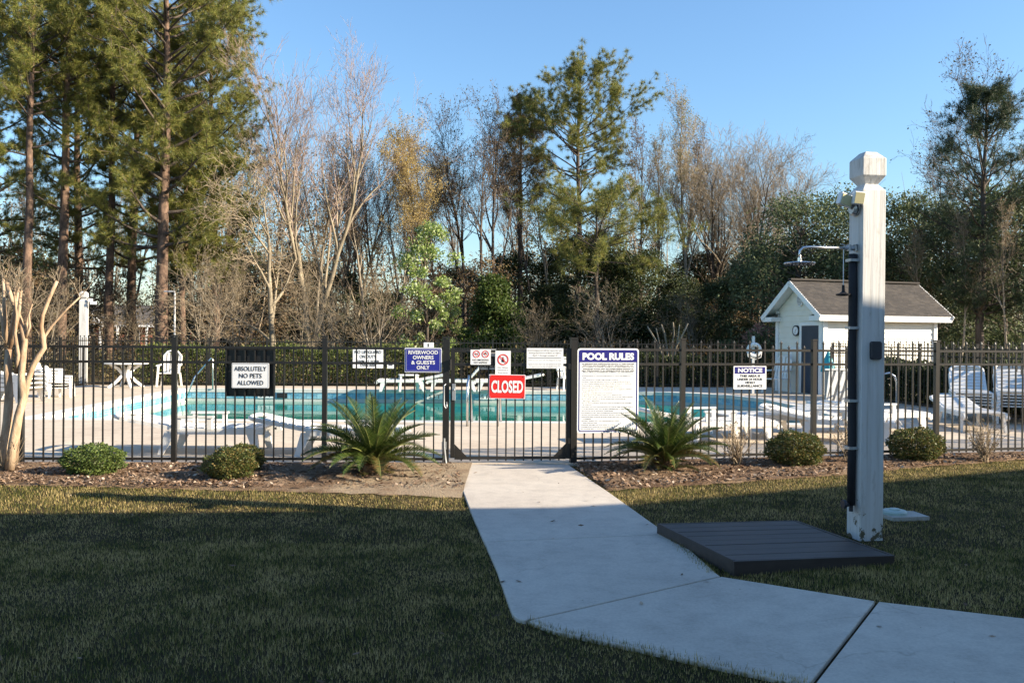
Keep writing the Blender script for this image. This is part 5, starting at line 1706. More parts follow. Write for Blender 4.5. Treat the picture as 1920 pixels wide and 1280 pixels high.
for (px, Y, lab, rz, sc, ms) in (
    (575, 40.0, 'tall pinkish bare tree fanning upward beside the massive pine', 0.3, 0.90, b1),
    (655, 46.0, 'pinkish bare tree leaning right behind the lifeguard notice', 2.2, 0.72, b1),
    (512, 33.5, 'pale smooth-barked leaning tree with low sweeping bare limbs', 0.4, 0.95, b6),
    (785, 44.0, 'golden-catkined tree left of centre against the sky', 1.1, 0.74, b5),
    (735, 46.0, 'lower golden tree behind the pinkish leaning tree', 3.0, 0.70, b5),
    (925, 43.0, 'dark bare tree with forking crown left of the brownish pine', 0.5, 0.9, b2),
    (868, 46.0, 'dark bare tree over the light green tree', 2.8, 0.88, b2),
    (1010, 46.5, 'thin bare tree between the brownish pine and round-topped pine', 1.6, 0.98, b9),
    (1285, 46.0, 'pale budding tree with pointed top right of the round-topped pine', 0.2, 0.86, b3),
    (1235, 48.0, 'shorter budding tree just left of the pointed budding tree', 2.0, 0.74, b3),
    (1395, 45.0, 'wide pinkish bare tree between budding tree and shower post', 0.9, 0.86, b4),
    (1480, 47.0, 'pinkish bare tree arching toward the shower post', 2.6, 0.84, b4),
    (1350, 47.0, 'bare tree behind the gap left of the wide pinkish tree', 4.2, 0.86, b4),
    (1875, 41.0, 'bare tree rising above the dark right-hand pine', 1.0, 1.0, b2),
    (1760, 48.0, 'fine bare tree left of the dark right-hand pine', 2.5, 0.95, b9),
    (1800, 28.5, 'thin bare tree before the evergreens right of the shed', 1.2, 0.55, b8),
    (1745, 30.0, 'thin bare sapling at the right end of the shed roof', 2.9, 0.5, b8),
    (1895, 27.5, 'thin bare sapling before the evergreen at the right edge', 4.1, 0.55, b8),
    (1930, 44.0, 'bare tree at the right picture edge', 0.1, 0.82, b4)):
    plant('bare_tree', lab, ms, (X(px, Y), Y, 0), rz, sc, 'tree', GT)

# ---- slender trunks and scrub, told apart only by place
GS = 'slender bare trees in the wood'
lab_s = 'slender bare tree among the thin trunks of the wood'
rs = np.random.RandomState(90)
for i, px in enumerate((20, 80, 150, 178, 200, 240, 262, 320, 335, 352, 372, 392, 410, 425, 440, 455, 480, 505, 530, 555, 590, 610, 640, 665, 690, 715, 740, 760, 820, 835, 850, 880, 905, 952, 990, 1040, 1100, 1150, 1190, 1215, 1260, 1320, 1440, 1330, 1365, 1420)):
    Y = rs.uniform(41, 58)
    plant('slender_tree', lab_s, (b8, b9)[(i + (px > 900)) % 2] if i % 3 else b8, (X(px, Y), Y, 0), rs.uniform(0, 6.28), rs.uniform(0.8, 1.15), 'tree', GS)
GB = 'twiggy bare shrubs behind the fence'
lab_b = 'twiggy tan bare shrub in the scrub behind the back fence'
for i, px in enumerate((-20, 75, 240, 380, 450, 570, 640, 705, 765, 1010, 1150, 1310)):
    Y = rs.uniform(31, 41)
    plant('bare_shrub', lab_b, b7, (X(px, Y), Y, 0), rs.uniform(0, 6.28), rs.uniform(0.5, 0.8) * (0.75 if px > 900 else 1), 'shrub', GB)

# ---- leafy trees
e1 = leafy_tree(41, 7.2, 3.0, 22000, 0.11, 'leaf_olive', 0.05, clumps=120, open_=0.45)
e2 = leafy_tree(42, 6.4, 2.6, 20000, 0.11, 'leaf_olive', 0.05, clumps=80)
e3 = leafy_tree(43, 6.3, 1.3, 6500, 0.12, 'leaf_fresh', 0.12, clumps=46, open_=0.7)
e4 = leafy_tree(44, 4.0, 1.9, 20000, 0.12, 'leaf_cedar', 0.02, clumps=80, shape='cone')
e5 = leafy_tree(45, 6.4, 2.6, 22000, 0.12, 'leaf_dark', 0.02, clumps=90)
e6 = leafy_tree(46, 5.0, 2.6, 7000, 0.11, 'leaf_rust', 0.15, clumps=70, open_=0.8)
for (nm, px, Y, lab, rz, sc, ms) in (
    ('evergreen_tree', 1500, 33.5, 'broad olive-green evergreen behind the shower rose', 0.2, 0.98, e1),
    ('evergreen_tree', 1600, 34.5, 'olive-green evergreen directly behind the shower post top', 1.3, 1.04, e1),
    ('evergreen_tree', 1715, 33.0, 'olive-green evergreen right of the shower post over the shed roof', 2.4, 0.98, e1),
    ('evergreen_tree', 1790, 35.0, 'dense evergreen behind the trunk of the dark pine', 0.7, 1.08, e2),
    ('evergreen_tree', 1885, 32.0, 'tall evergreen at the right edge below the bare crown', 1.7, 1.12, e2),
    ('evergreen_tree', 1960, 29.0, 'evergreen just outside the right edge', 2.9, 1.0, e1),
    ('evergreen_tree', 1425, 37.0, 'smaller evergreen left of the broad olive one', 3.3, 0.86, e2),
    ('leafy_tree', 805, 31.5, 'slim light green tree with fresh spring leaves', 0.4, 0.92, e3),
    ('leafy_tree', 846, 37.5, 'small light green sapling right of the slim light green tree', 1.4, 0.55, e3),
    ('cedar_tree', 925, 35.5, 'bushy bright green cedar left of the gate centre', 0.3, 1.0, e4),
    ('evergreen_tree', 1130, 41.0, 'dark evergreen mass left of the pale crepe myrtle', 0.5, 0.95, e5),
    ('evergreen_tree', 1200, 40.0, 'dark evergreen mass behind the pale crepe myrtle', 1.9, 0.9, e5),
    ('evergreen_tree', 1040, 43.0, 'low dark evergreen behind the gate', 2.7, 0.68, e5),
    ('evergreen_tree', 1275, 42.0, 'dark evergreen right of the pale crepe myrtle', 0.9, 0.72, e5),
    ('evergreen_tree', 1350, 38.0, 'dark evergreen left of the life ring', 3.9, 0.66, e5),
    ('evergreen_tree', 640, 47.0, 'dark young evergreen behind the pale leaning tree', 3.0, 0.8, e5),
    ('evergreen_tree', 720, 44.0, 'green understorey evergreen right of the lifeguard notice', 5.0, 0.62, e5),
    ('evergreen_tree', 40, 50.0, 'dark evergreen deep in the wood at the left edge', 0.4, 1.0, e5),
    ('evergreen_tree', 95, 53.0, 'dark evergreen deep in the wood left of the light post', 1.4, 0.85, e5),
    ('evergreen_tree', 380, 49.0, 'dark evergreen deep in the wood right of the massive pine trunk', 3.4, 1.05, e5),
    ('evergreen_tree', 455, 54.0, 'dark evergreen deep in the wood left of the pale leaning trunk', 4.4, 1.1, e5),
    ('evergreen_tree', 560, 52.0, 'dark evergreen deep in the wood right of the pale leaning trunk', 5.4, 1.0, e5),
    ('evergreen_tree', 860, 50.0, 'dark evergreen deep in the wood above the green cedar', 0.9, 0.9, e5),
    ('evergreen_tree', 965, 48.0, 'dark evergreen at the foot of the brownish pine', 1.9, 1.0, e5),
    ('evergreen_tree', 1085, 50.0, 'dark evergreen at the foot of the round-topped pine', 2.9, 1.2, e5),
    ('evergreen_tree', 1310, 50.0, 'dark evergreen below the pale budding tree', 3.9, 1.05, e5),
    ('evergreen_tree', 1400, 50.0, 'dark evergreen below the wide bare tree', 4.9, 1.0, e5),
    ('leafy_tree', 868, 42.0, 'rusty-leaved small tree behind the slim light green tree', 0.1, 1.15, e6),
    ('leafy_tree', 1345, 44.0, 'rusty-leaved small tree below the wide pinkish bare tree', 1.1, 1.0, e6),
    ('leafy_tree', 20, 38.0, 'rusty-leaved small tree at the left edge under the pines', 2.2, 1.2, e6),
    ('leafy_tree', 160, 43.0, 'rusty-leaved small tree behind the light post', 4.2, 1.1, e6),
    ('leafy_tree', 470, 44.0, 'rusty-leaved small tree behind the pale leaning trunk', 3.2, 1.2, e6)):
    plant(nm, lab, ms, (X(px, Y), Y, 0), rz, sc, 'tree', GT)
pk = leafy_tree(48, 1.7, 0.75, 2600, 0.07, 'leaf_pink', 0.2, clumps=26, r0=0.03)
plant('pink_shrub', 'small pink-blossomed shrub left of the shed gable', pk, (X(1432, 34), 34, 0), 0.2, 1.25, 'shrub')

# far woodland: one mass
rs = np.random.RandomState(77)
def wood_mass():
    n = 215000
    ang = rs.uniform(-0.85, 0.85, n)
    Yd = rs.uniform(58, 84, n)
    x = ang * Yd
    hmax = 7.2 + 1.8 * np.sin(x * 0.31) + 1.3 * np.sin(x * 0.83 + 1.0) + 0.9 * np.sin(x * 2.1)
    hmax *= np.where(x > 0, 1.15, np.where(x < -10, 1.35, 1.0))
    z = hmax * rs.rand(n) ** 1.5
    pts = np.stack([x, Yd, z], 1)
    pts = pts[~((x / Yd > -0.50) & (x / Yd < -0.415) & (rs.rand(n) < 0.85))]
    me = leaves_mesh('woodland', pts, rs, 0.22, M['leaf_thicket'], 0.55)
    o = use(me, 'woodland'); tag(o, 'far brown and olive woodland seen between the trunks', 'woodland', kind='stuff')
    # fine far trees in the same mass
    m = 240; P0, P1, R0, R1 = [], [], [], []
    for _ in range(m):
        y = rs.uniform(56, 84); x = rs.uniform(-0.8, 0.8) * y; H = rs.uniform(5, 13) * (0.8 if abs(x) < 12 else 1)
        p = np.array([x, y, 0.0]); d = norm(np.array([rs.normal() * .06, rs.normal() * .06, 1.0])); r = rs.uniform(.06, .16)
        for i in range(7):
            q = p + d * H / 7; P0.append(p); P1.append(q); R0.append(r * (1 - i / 7.5)); R1.append(r * (1 - (i + 1) / 7.5)); p = q
            d = norm(d + rs.normal(size=3) * .09 + np.array([0, 0, .05]))
            if i > 0:
                for _b in range(3):
                    e = norm(d + rs.normal(size=3) * .8 + np.array([0, 0, .25])); L = H * rs.uniform(.08, .22) * (1.1 - i / 8)
                    P0.append(p); P1.append(p + e * L); R0.append(.03); R1.append(.012)
                    for _c in range(4):
                        t = rs.uniform(.3, 1.0); f = norm(e + rs.normal(size=3) * .7)
                        P0.append(p + e * L * t); P1.append(p + e * L * t + f * L * rs.uniform(.3, .6)); R0.append(.014); R1.append(.008)
    V, F = cones(P0, P1, R0, R1, 3)
    s2 = use(np_mesh('woodland_stems', V, F), 'woodland_stems'); s2.data.materials.append(M['bark_grey'])
    tag(s2, 'fine far stems standing in the woodland', 'woodland', kind='stuff')
wood_mass()

# scrub floor layer just behind the fence
n = 42000
x = rs.uniform(-26, 20, n); y = rs.uniform(29.8, 46, n)
z = np.abs(rs.normal(size=n)) * 0.55 * (1 + 0.8 * np.sin(x * 1.1) * np.sin(y * 0.7))
o = use(leaves_mesh('undergrowth', np.stack([x, y, np.clip(z, 0, 2.6)], 1), rs, 0.13, M['leaf_thicket'], 0.5), 'undergrowth')
tag(o, 'brown leafy undergrowth on the wood floor behind the fence', 'undergrowth', kind='stuff')

# ---- hedges
def hedge(label, A, B, w, h, n, size, leaf):
    A, B = np.array(A), np.array(B)
    L = np.linalg.norm(B - A); d = (B - A) / L; nn = np.array([-d[1], d[0]])
    t = rs.rand(n) * L; u = rs.uniform(-1, 1, n); v = rs.rand(n)
    edge = rs.rand(n)
    u = np.where(edge < 0.45, np.sign(u) * rs.uniform(0.75, 1.02, n), u)
    v = np.where((edge >= 0.45) & (edge < 0.75), rs.uniform(0.85, 1.0, n), v)
    hh = h * (1 + 0.07 * np.sin(t * 1.7) + 0.05 * np.sin(t * 4.1) + 0.05 * rs.normal(size=n))
    pts = np.stack([A[0] + d[0] * t + nn[0] * u * w, A[1] + d[1] * t + nn[1] * u * w, v * hh], 1)
    root = empty('hedge'); tag(root, label, 'hedge')
    use(leaves_mesh('foliage', pts, rs, size, M[leaf], 0.6), 'foliage', root)
    st = []
    for k in range(int(L / 0.35)):
        p = A + d * (k + .5) * 0.35
        st.append((np.array([p[0], p[1], -0.05]), np.array([p[0] + rs.normal() * .1, p[1] + rs.normal() * .1, h * 0.8]), 0.02, 0.008))
    use(sticks_mesh('stem', st, M['bark_dark'], lambda r: 4), 'stem', root)['kind'] = 'stuff'
    return root
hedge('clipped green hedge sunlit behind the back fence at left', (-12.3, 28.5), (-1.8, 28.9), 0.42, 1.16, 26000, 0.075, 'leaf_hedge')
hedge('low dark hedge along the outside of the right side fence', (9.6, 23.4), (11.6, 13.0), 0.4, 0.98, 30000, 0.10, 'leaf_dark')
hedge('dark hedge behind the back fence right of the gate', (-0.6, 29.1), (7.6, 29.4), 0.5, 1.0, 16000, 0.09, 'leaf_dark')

# ---- boxwood balls in the bed
def ball(seed, leaf, n=9500, flat=0.8):
    r_ = np.random.RandomState(seed)
    d = rand_unit(r_, n)
    bump = 1 + 0.10 * np.sin(d[:, 0] * 5 + seed) * np.sin(d[:, 1] * 6) + 0.07 * np.sin(d[:, 2] * 9 + d[:, 0] * 5) + np.where(r_.rand(n) < 0.05, 0.14 * r_.rand(n), 0)
    rad = bump * (0.80 + 0.22 * r_.rand(n) ** 0.6)
    deep = r_.rand(n) < 0.22
    rad = np.where(deep, rad * r_.uniform(0.4, 0.9, n), rad)
    pts = d * rad[:, None] * np.array([[1, 0.9, flat]]) + np.array([[0, 0, flat * 0.93]])
    keep = pts[:, 2] > 0.05
    pts, d = pts[keep], d[keep]
    lf = leaves_mesh('crown', pts, r_, 0.085, M[leaf], 0.6, nrm=d)
    st = []
    for k in range(26):
        a = r_.uniform(0, 6.28); f = r_.uniform(0.2, 0.75)
        e = np.array([math.cos(a) * f, math.sin(a) * f, r_.uniform(0.5, 1.2)])
        m = e * 0.45 + r_.normal(size=3) * 0.05
        st.append((np.array([0, 0, -0.05]), m, 0.03, 0.02)); st.append((m, e, 0.02, 0.008))
    tr = sticks_mesh('branches', st, M['bark_dark'], lambda r: 4)
    return lf, tr
bxA, bxB = ball(51, 'leaf_box'), ball(52, 'leaf_bronze', flat=0.74)
def boxwood(px, py, w_px, label, which, rz, zs=1.0):
    p = gp(px, py, 0.02)
    sc = w_px / FPX * p.y / 2 / 0.98
    t = empty('boxwood_shrub', p, rz); t.scale = (sc, sc, sc * zs)
    tag(t, label, 'shrub', 'rounded shrubs along the fence')
    use(which[0], 'crown', t); use(which[1], 'branches', t)['kind'] = 'stuff'
boxwood(174, 889, 106, 'light green rounded shrub nearest the crepe myrtle', bxA, 0.3, 0.66)
boxwood(432, 897, 98, 'rounded shrub at the front of the left pair', bxB, 1.3, 0.78)
boxwood(456, 884, 80, 'dark rounded shrub tucked behind the front one of the left pair', bxB, 2.6, 0.86)
boxwood(1491, 872, 108, 'rounded shrub just left of the shower post', bxB, 0.9, 0.78)
boxwood(1718, 862, 102, 'rounded shrub right of the shower post', bxB, 4.0, 0.78)

# ---- dry twiggy shrubs
def dry_shrub(seed, berries, n=34):
    r_ = np.random.RandomState(seed); st = []; ends = []
    for k in range(n):
        a = r_.uniform(0, 6.28); sp = r_.uniform(0.05, 0.45)
        p = np.array([r_.normal() * .02, r_.normal() * .02, -0.02]); d = norm(np.array([math.cos(a) * sp, math.sin(a) * sp, 1.0]))
        L = r_.uniform(0.25, 0.55)
        for i in range(4):
            d = norm(d + r_.normal(size=3) * 0.16); q = p + d * L / 4
            st.append((p, q, 0.0045, 0.0035)); p = q
            for _ in range(2):
                e = p + norm(d + r_.normal(size=3) * 0.6) * r_.uniform(0.04, 0.14); st.append((p, e, 0.003, 0.002)); ends.append(e)
    tw = sticks_mesh('branches', st, M['twig_tan'], lambda r: 3)
    E = np.array(ends); idx = r_.randint(0, len(E), 130)
    lf = leaves_mesh('crown', E[idx], r_, 0.026, M[berries], 0.7)
    return None, tw, lf
dA, dB = dry_shrub(61, 'leaf_rust'), dry_shrub(62, 'leaf_rust', 44)
for px, py, sc, lab, ms in ((1381, 874, 0.95, 'dry leafless little shrub right of the right-hand sago palm', dA), (1592, 868, 1.0, 'dry little shrub half hidden behind the shower post', dA), (1846, 864, 0.95, 'reddish dry little shrub at the right end of the bed', dB)):
    plant('dry_shrub', lab, ms, gp(px, py, 0.02), px * 0.1, sc, 'shrub')

# ---- sago palms
def frond_mesh(seed, L, arch, tipmat):
    r_ = np.random.RandomState(seed)
    k = 30; pts = []
    for i in range(k + 1):
        t = i / k
        pts.append(np.array([L * t * (1 - 0.12 * arch * t), 0.0, L * (0.10 * t + arch * (0.28 * t - 0.52 * t * t))]))
    V, F = [], []
    def quad(a, b, c, d):
        o = len(V); V.extend([a, b, c, d]); F.append((o, o + 1, o + 2, o + 3))
    N = 46
    for i in range(N):
        t = 0.12 + 0.88 * i / N
        j = min(k - 1, int(t * k)); f = t * k - j
        p = pts[j] * (1 - f) + pts[j + 1] * f
        tan = norm(pts[j + 1] - pts[j])
        ll = 0.135 * (math.sin(math.pi * min(1, 0.18 + t * 0.86)) ** 0.7) * r_.uniform(0.9, 1.1) + 0.012
        for s in (-1, 1):
            d = norm(np.array([0, s * 1.0, 0]) + tan * (0.5 + 0.45 * t) + np.array([0, 0, 0.50]) + r_.normal(size=3) * 0.05)
            w = tan * 0.0060
            e = p + d * ll
            m = p + d * ll * .55 + np.array([0, 0, 0.006])
            quad(p - w, p + w, m + w * .8, m - w * .8)
            quad(m - w * .8, m + w * .8, e + w * .12, e - w * .12)
    lf = np_mesh('frond', np.array(V), np.array(F)); lf.materials.append(M[tipmat])
    seg = [(a, b, 0.007 * (1 - i / k) + 0.002, 0.007 * (1 - (i + 1) / k) + 0.002) for i, (a, b) in enumerate(zip(pts, pts[1:]))]
    rb = sticks_mesh('rib', seg, M['rachis'], lambda r: 5)
    return lf, rb
FR = [frond_mesh(71 + i, L, a, m) for i, (L, a, m) in enumerate(((0.82, 0.75, 'frond'), (0.82, 1.05, 'frond'), (0.84, 0.50, 'frond'), (0.74, 1.25, 'frond_tip')))]
def sago(px, py, label, sc, seed, n=36):
    r_ = random.Random(seed)
    p = gp(px, py, 0.0); p.z = -0.045
    t = empty('sago_palm', p, 0); t.scale = (sc, sc, sc)
    tag(t, label, 'sago palm', 'sago palms either side of the gate')
    MB().lathe([(0.09, -0.06), (0.13, 0.03), (0.12, 0.12), (0.09, 0.19), (0.05, 0.235), (0.01, 0.26)], (0, 0, 0), 12).build('trunk', M['sago_trunk'], t, smooth=False)
    mb = MB()
    for k in range(70):
        a = r_.uniform(0, 6.28); z = r_.uniform(0.02, 0.22); r0 = 0.125 - 0.25 * max(0, z - 0.1)
        d = Vector((math.cos(a), math.sin(a), r_.uniform(0.5, 1.2))).normalized()
        b0 = Vector((math.cos(a) * r0 * .8, math.sin(a) * r0 * .8, z))
        mb.tube([b0, b0 + d * r_.uniform(0.05, 0.10)], [0.012, 0.003], 4)
    sb = mb.build('leaf_base', M['sago_trunk'], t); sb['kind'] = 'stuff'
    def fr(kind, az, el, scl, z0):
        lf, rb = FR[kind]
        f = use(lf, 'frond', t, (0.03 * math.cos(az), 0.03 * math.sin(az), z0), (r_.uniform(-.2, .2), -el, az), (scl,) * 3)
        use(rb, 'rib', f)
    for k in range(n):
        az = k * 2.39996 + r_.uniform(-0.15, 0.15)
        q_ = (k + 0.5) / n
        el = math.radians(70 - 66 * q_ ** 0.75 + r_.uniform(-7, 7))
        kind = 2 if q_ < 0.25 else (0 if q_ < 0.65 else 1)
        if q_ > 0.8 and r_.random() < 0.3: kind = 3
        fr(kind, az, el, r_.uniform(0.9, 1.08), 0.21 - 0.04 * q_)
    for k in range(18):            # pups round the foot
        az = r_.uniform(0, 6.28)
        fr(3 if k % 2 else 1, az, math.radians(r_.uniform(15, 65)), r_.uniform(0.40, 0.62), 0.03)
sago(700, 893, 'large green sago palm left of the gate', 1.04, 5, 50)
sago(1247, 884, 'sago palm with worn fronds in front of the POOL RULES board', 0.97, 9, 44)

# ---- crepe myrtles
def stem_tubes(name, root, stems, mat):
    for pts, r0, r1 in stems:
        k = len(pts); rs_ = [r0 + (r1 - r0) * i / (k - 1) for i in range(k)]
        MB().tube(pts, rs_, 9).build(name, mat, root, smooth=True)
def img(px, py, Y, dz=0.0):
    p = at(px, py, Y); return (p.x, p.y, p.z)
cm = empty('crepe_myrtle', (0, 0, 0))
tag(cm, 'pollarded crepe myrtle with smooth tan stems at the left edge', 'tree')
Yc = 9.75
sx = [
    ([(10, 880, 0), (8, 840, 0), (14, 790, 0), (17, 740, 0), (14, 690, 0), (17, 655, 0.02)], 0.075, 0.050),
    ([(18, 880, -.1), (24, 830, -.1), (34, 780, -.08), (44, 745, -.06), (40, 705, -.04), (44, 665, 0), (47, 640, 0.02), (38, 600, .03), (22, 560, .05), (12, 530, .06)], 0.062, 0.030),
    ([(26, 870, .1), (30, 820, .1), (36, 780, .1), (44, 752, .1), (52, 715, .12), (60, 690, .14), (72, 668, .16), (83, 652, .18), (80, 630, .18), (77, 612, .18), (80, 590, .2), (92, 560, .2), (107, 527, .22)], 0.052, 0.028),
    ([(82, 655, .18), (84, 630, .2), (98, 610, .22), (125, 580, .25), (150, 557, .28)], 0.026, 0.012),
    ([(17, 655, .02), (8, 630, .05), (4, 600, .05), (2, 570, .06)], 0.036, 0.022),
    ([(17, 655, .02), (28, 620, .0), (36, 580, -.03), (40, 545, -.05)], 0.034, 0.022),
    ([(14, 650, .02), (22, 615, .05), (30, 570, .08), (35, 538, .1)], 0.030, 0.020),
    ([(12, 650, .02), (10, 600, -.05), (8, 560, -.08), (6, 522, -.1)], 0.030, 0.020),
    ([(44, 640, 0.02), (50, 610, .03), (56, 580, .05)], 0.022, 0.014),
    ([(20, 640, .02), (30, 600, .06), (26, 570, .08), (30, 535, .1)], 0.026, 0.016),
    ([(30, 700, -.02), (34, 665, -.05), (28, 625, -.08), (31, 590, -.1), (27, 548, -.12)], 0.03, 0.016),
    ([(46, 640, .02), (56, 612, .0), (54, 590, -.02), (62, 566, -.04)], 0.02, 0.012),
    ([(-22, 880, .15), (-30, 800, .15), (-26, 720, .15), (-32, 650, .15), (-40, 560, .2)], 0.06, 0.03),
]
stem_tubes('stem', cm, [([img(a, b, Yc + c) for a, b, c in pts], r0 * 0.8, r1 * 0.72) for pts, r0, r1 in sx], M['bark_myrtle'])
r_ = np.random.RandomState(5); st = []
for pts, r0, r1 in sx:
    e_ = np.array(img(*pts[-1][:2], Yc + pts[-1][2]))
    for k in range(7):
        p_ = e_ + r_.normal(size=3) * 0.012; d_ = norm(np.array([r_.normal() * .5, r_.normal() * .5, 1.0])); L_ = r_.uniform(.10, .34)
        for j in range(3):
            q_ = p_ + d_ * L_ / 3; st.append((p_, q_, 0.0038, 0.0028)); p_ = q_; d_ = norm(d_ + r_.normal(size=3) * .25)
bp0 = np.array(img(12, 872, Yc))
for k in range(60):
    a = r_.uniform(0, 6.28); e = bp0 + np.array([math.cos(a) * r_.uniform(.05, .22) + .06, math.sin(a) * .15 - 0.05, r_.uniform(.05, .32)])
    st.append((bp0 + np.array([math.cos(a) * .06, math.sin(a) * .06, -0.03]), e, 0.004, 0.002))
use(sticks_mesh('sucker', st, M['twig_tan'], lambda r: 3), 'sucker', cm)['kind'] = 'stuff'
cm2 = empty('crepe_myrtle', (0, 0, 0))
tag(cm2, 'pale leafless crepe myrtle beyond the back fence right of centre', 'tree')
Yk = 30.0
sx = [([(1250, 720, 0), (1248, 690, 0), (1240, 660, 0), (1228, 635, 0), (1214, 612, 0)], .05, .025), ([(1252, 720, 0), (1254, 680, .1), (1250, 650, .1), (1246, 625, .2), (1240, 608, .2)], .05, .025),
      ([(1254, 720, 0), (1262, 680, -.1), (1268, 650, 0), (1280, 628, 0), (1290, 606, 0)], .05, .025), ([(1252, 720, .2), (1258, 690, .2), (1260, 650, .3), (1264, 625, .3), (1262, 604, .3)], .04, .022),
      ([(1240, 660, 0), (1236, 640, .1), (1230, 615, .1)], .03, .018), ([(1268, 650, 0), (1272, 630, .1), (1274, 608, .1)], .03, .018)]
stem_tubes('stem', cm2, [([img(a, b, Yk + c) for a, b, c in pts], r0, r1) for pts, r0, r1 in sx], M['bark_pale'])

# ================================================================== GRASS, CHIPS
from mathutils.geometry import intersect_point_line
def in_poly(P, poly):
    x, y = P[:, 0], P[:, 1]; c = np.zeros(len(P), bool); n = len(poly)
    for i in range(n):
        x1, y1 = poly[i][0], poly[i][1]; x2, y2 = poly[(i + 1) % n][0], poly[(i + 1) % n][1]
        cond = ((y1 > y) != (y2 > y)) & (x < (x2 - x1) * (y - y1) / (y2 - y1 + 1e-12) + x1)
        c ^= cond
    return c
walk_poly = [(-0.70, 10.6), xy(864, 915), xy(880, 958), J1L, xy(931, 1076), xy(946, 1122), xy(959, 1158), xy(968, 1167), J2L, xy(1041, 1192), xy(1112, 1207), xy(1201, 1226), xy(1332, 1256), J3B, tuple(far), tuple(far2), J3T, J2R, xy(1345, 1081), xy(1250, 1004), xy(1140, 925), (0.70, 10.6)]
ca, sa_ = math.cos(pa2), math.sin(pa2)
plat_poly = [(NLc.x + ca * a - sa_ * b, NLc.y + sa_ * a + ca * b) for a, b in ((0, 0), (PW, 0), (PW, PD), (0, PD))]
bedL_poly = BED_L + [(-0.70, 10.8), (-9.5, 10.8)]
bedR_poly = BED_R + [(10.5, 14.0), (0.7, 10.9)]
def lawn_points(n, x0, x1, y0, y1, margin_walk=True):
    P = np.stack([NP.uniform(x0, x1, n), NP.uniform(y0, y1, n)], 1)
    wob = NP.normal(size=(n, 2)) * 0.025
    bad = in_poly(P + wob * 0.25, walk_poly) | in_poly(P, plat_poly) | in_poly(P + wob * 2.0, bedL_poly) | in_poly(P + wob * 2.0, bedR_poly)
    lim = np.where(P[:, 0] < 0, FL_A.y + (P[:, 0] - FL_A.x) * FLd.y / FLd.x, FR_A.y + (P[:, 0] - FR_A.x) * FRd.y / FRd.x)
    bad |= P[:, 1] > lim - 0.12
    bad |= (np.abs(P[:, 0] - 2.8) < 0.11) & (np.abs(P[:, 1] - 6.83) < 0.11)
    return P[~bad]
P = np.concatenate([lawn_points(190000, -5.5, 6.5, 2.6, 6.5), lawn_points(560000, -8.5, 10.0, 2.6, 11.5)])
P = P[NP.rand(len(P)) < np.where(P[:, 1] < 6.5, 1.0, 1.0)]
n = len(P)
patch = 0.5 + 0.5 * np.sin(P[:, 0] * 2.1 + 1.3 * np.sin(P[:, 1] * 1.7)) * np.sin(P[:, 1] * 2.6 + P[:, 0])
h = (0.011 + 0.016 * NP.rand(n)) * (0.7 + 0.6 * patch)
a = NP.uniform(0, 6.28, n); lean = np.abs(NP.normal(size=n)) * 0.55
d = np.stack([np.cos(a) * lean, np.sin(a) * lean, np.ones(n)], 1); d /= np.linalg.norm(d, axis=1, keepdims=True)
w = np.stack([-np.sin(a), np.cos(a), np.zeros(n)], 1) * (0.0012 + 0.0012 * NP.rand(n))[:, None] * (0.8 + P[:, 1:2] * 0.06)
B = np.stack([P[:, 0], P[:, 1], np.zeros(n)], 1)
V = np.stack([B - w, B + w, B + d * h[:, None] * 1.25], 1).reshape(-1, 3)
gm = np_mesh('grass', V, np.arange(n * 3).reshape(n, 3)); gm.materials.append(M['blade'])
go = use(gm, 'grass'); tag(go, 'short patchy half-dormant grass of the front lawn', 'grass', kind='stuff')

# taller fringe along the path edge and platform
fr_pts = []
edge = [J2L, xy(1041, 1192), xy(1112, 1207), xy(1201, 1226), xy(1332, 1256), J3B]
edge2 = [xy(1250, 1004), xy(1345, 1081)]
for E_ in (edge, edge2):
    sgn = -1 if E_ is edge else 1
    for p0, p1 in zip(E_, E_[1:]):
        p0, p1 = np.array(p0), np.array(p1); L = np.linalg.norm(p1 - p0); k = int(L * 800)
        if k < 1: continue
        t = NP.rand(k)[:, None]; dd = (p1 - p0) / L; nn = np.array([dd[1], -dd[0]])
        fr_pts.append(p0 + (p1 - p0) * t - np.array([nn]) * sgn * -1 * np.abs(NP.normal(size=(k, 1))) * 0.03 * (1 if E_ is edge else 1))
Pf = np.concatenate(fr_pts); 
n = len(Pf); h = NP.uniform(0.02, 0.06, n); a = NP.uniform(0, 6.28, n); lean = NP.uniform(0.1, 1.0, n)
d = np.stack([np.cos(a) * lean, np.sin(a) * lean, np.ones(n)], 1); d /= np.linalg.norm(d, axis=1, keepdims=True)
w = np.stack([-np.sin(a), np.cos(a), np.zeros(n)], 1) * 0.0025
B = np.stack([Pf[:, 0], Pf[:, 1], np.zeros(n)], 1)
gm = np_mesh('grass_fringe', np.stack([B - w, B + w, B + d * h[:, None]], 1).reshape(-1, 3), np.arange(n * 3).reshape(n, 3)); gm.materials.append(M['blade'])
go = use(gm, 'grass_fringe'); tag(go, 'longer grass fringe along the path edges', 'grass', kind='stuff')

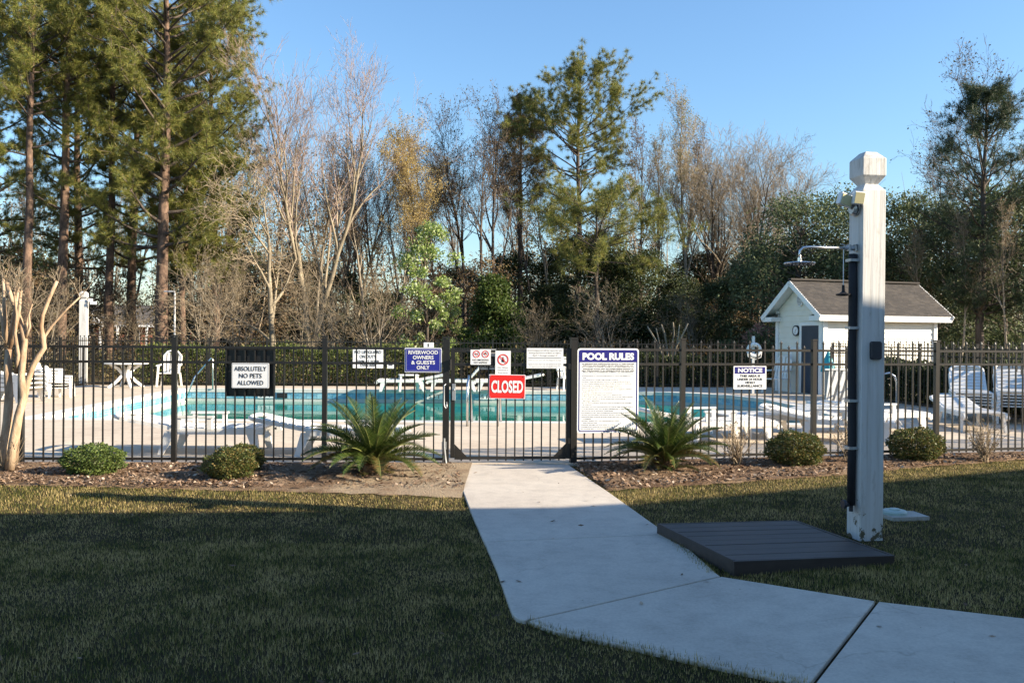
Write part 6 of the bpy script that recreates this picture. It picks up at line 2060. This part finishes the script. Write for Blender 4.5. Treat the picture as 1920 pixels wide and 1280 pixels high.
def chips(name, label, poly, n, x0, x1, y0, y1, size, z, mat):
    P = np.stack([NP.uniform(x0, x1, n), NP.uniform(y0, y1, n)], 1)
    P = P[in_poly(P + NP.normal(size=P.shape) * 0.03, poly)]
    lim = np.where(P[:, 0] < 0, FL_A.y + (P[:, 0] - FL_A.x) * FLd.y / FLd.x, FR_A.y + (P[:, 0] - FR_A.x) * FRd.y / FRd.x)
    P = P[P[:, 1] < lim - 0.08]
    P = P[~((P[:, 0] > -2.6) & (P[:, 0] < -0.6) & (NP.rand(len(P)) < 0.72))]
    n = len(P); a = NP.uniform(0, 6.28, n)
    t = np.stack([np.cos(a), np.sin(a), NP.normal(size=n) * 0.35], 1); s = np.stack([-np.sin(a), np.cos(a), NP.normal(size=n) * 0.45], 1)
    L = size * NP.uniform(0.4, 1.5, (n, 1)); W = L * NP.uniform(0.18, 0.6, (n, 1))
    C = np.stack([P[:, 0], P[:, 1], z + NP.uniform(0, 0.02, n)], 1)
    V = np.stack([C - t * L * .5, C + s * W * .5, C + t * L * .5, C - s * W * .5], 1).reshape(-1, 3)
    me = np_mesh(name, V, np.arange(n * 4).reshape(n, 4)); me.materials.append(mat)
    o = use(me, name); tag(o, label, 'mulch', kind='stuff')
chips('mulch_chips', 'bark chips and dead leaves in the left bed', bedL_poly, 26000, -9, 0, 8.8, 10.7, 0.045, 0.032, M['chip'])
chips('mulch_chips', 'bark chips and dead leaves in the right bed', bedR_poly, 30000, 0.4, 10, 8.8, 12.8, 0.05, 0.032, M['chip'])

# a few dead leaves on the path and lawn
n = 130
P = np.stack([NP.uniform(-5, 6, n), NP.uniform(3.6, 10, n)], 1)
a = NP.uniform(0, 6.28, n); t = np.stack([np.cos(a), np.sin(a), NP.normal(size=n) * .2], 1); s = np.stack([-np.sin(a), np.cos(a), NP.normal(size=n) * .4], 1)
L = NP.uniform(0.012, 0.035, (n, 1)); zz = np.where(in_poly(P, walk_poly), 0.028, 0.04)
C = np.stack([P[:, 0], P[:, 1], zz], 1)
me = np_mesh('fallen_leaves', np.stack([C - t * L, C + s * L * .4, C + t * L, C - s * L * .4], 1).reshape(-1, 3), np.arange(n * 4).reshape(n, 4)); me.materials.append(M['chip'])
o = use(me, 'fallen_leaves'); tag(o, 'scattered dead leaves on the path and lawn', 'leaves', kind='stuff')
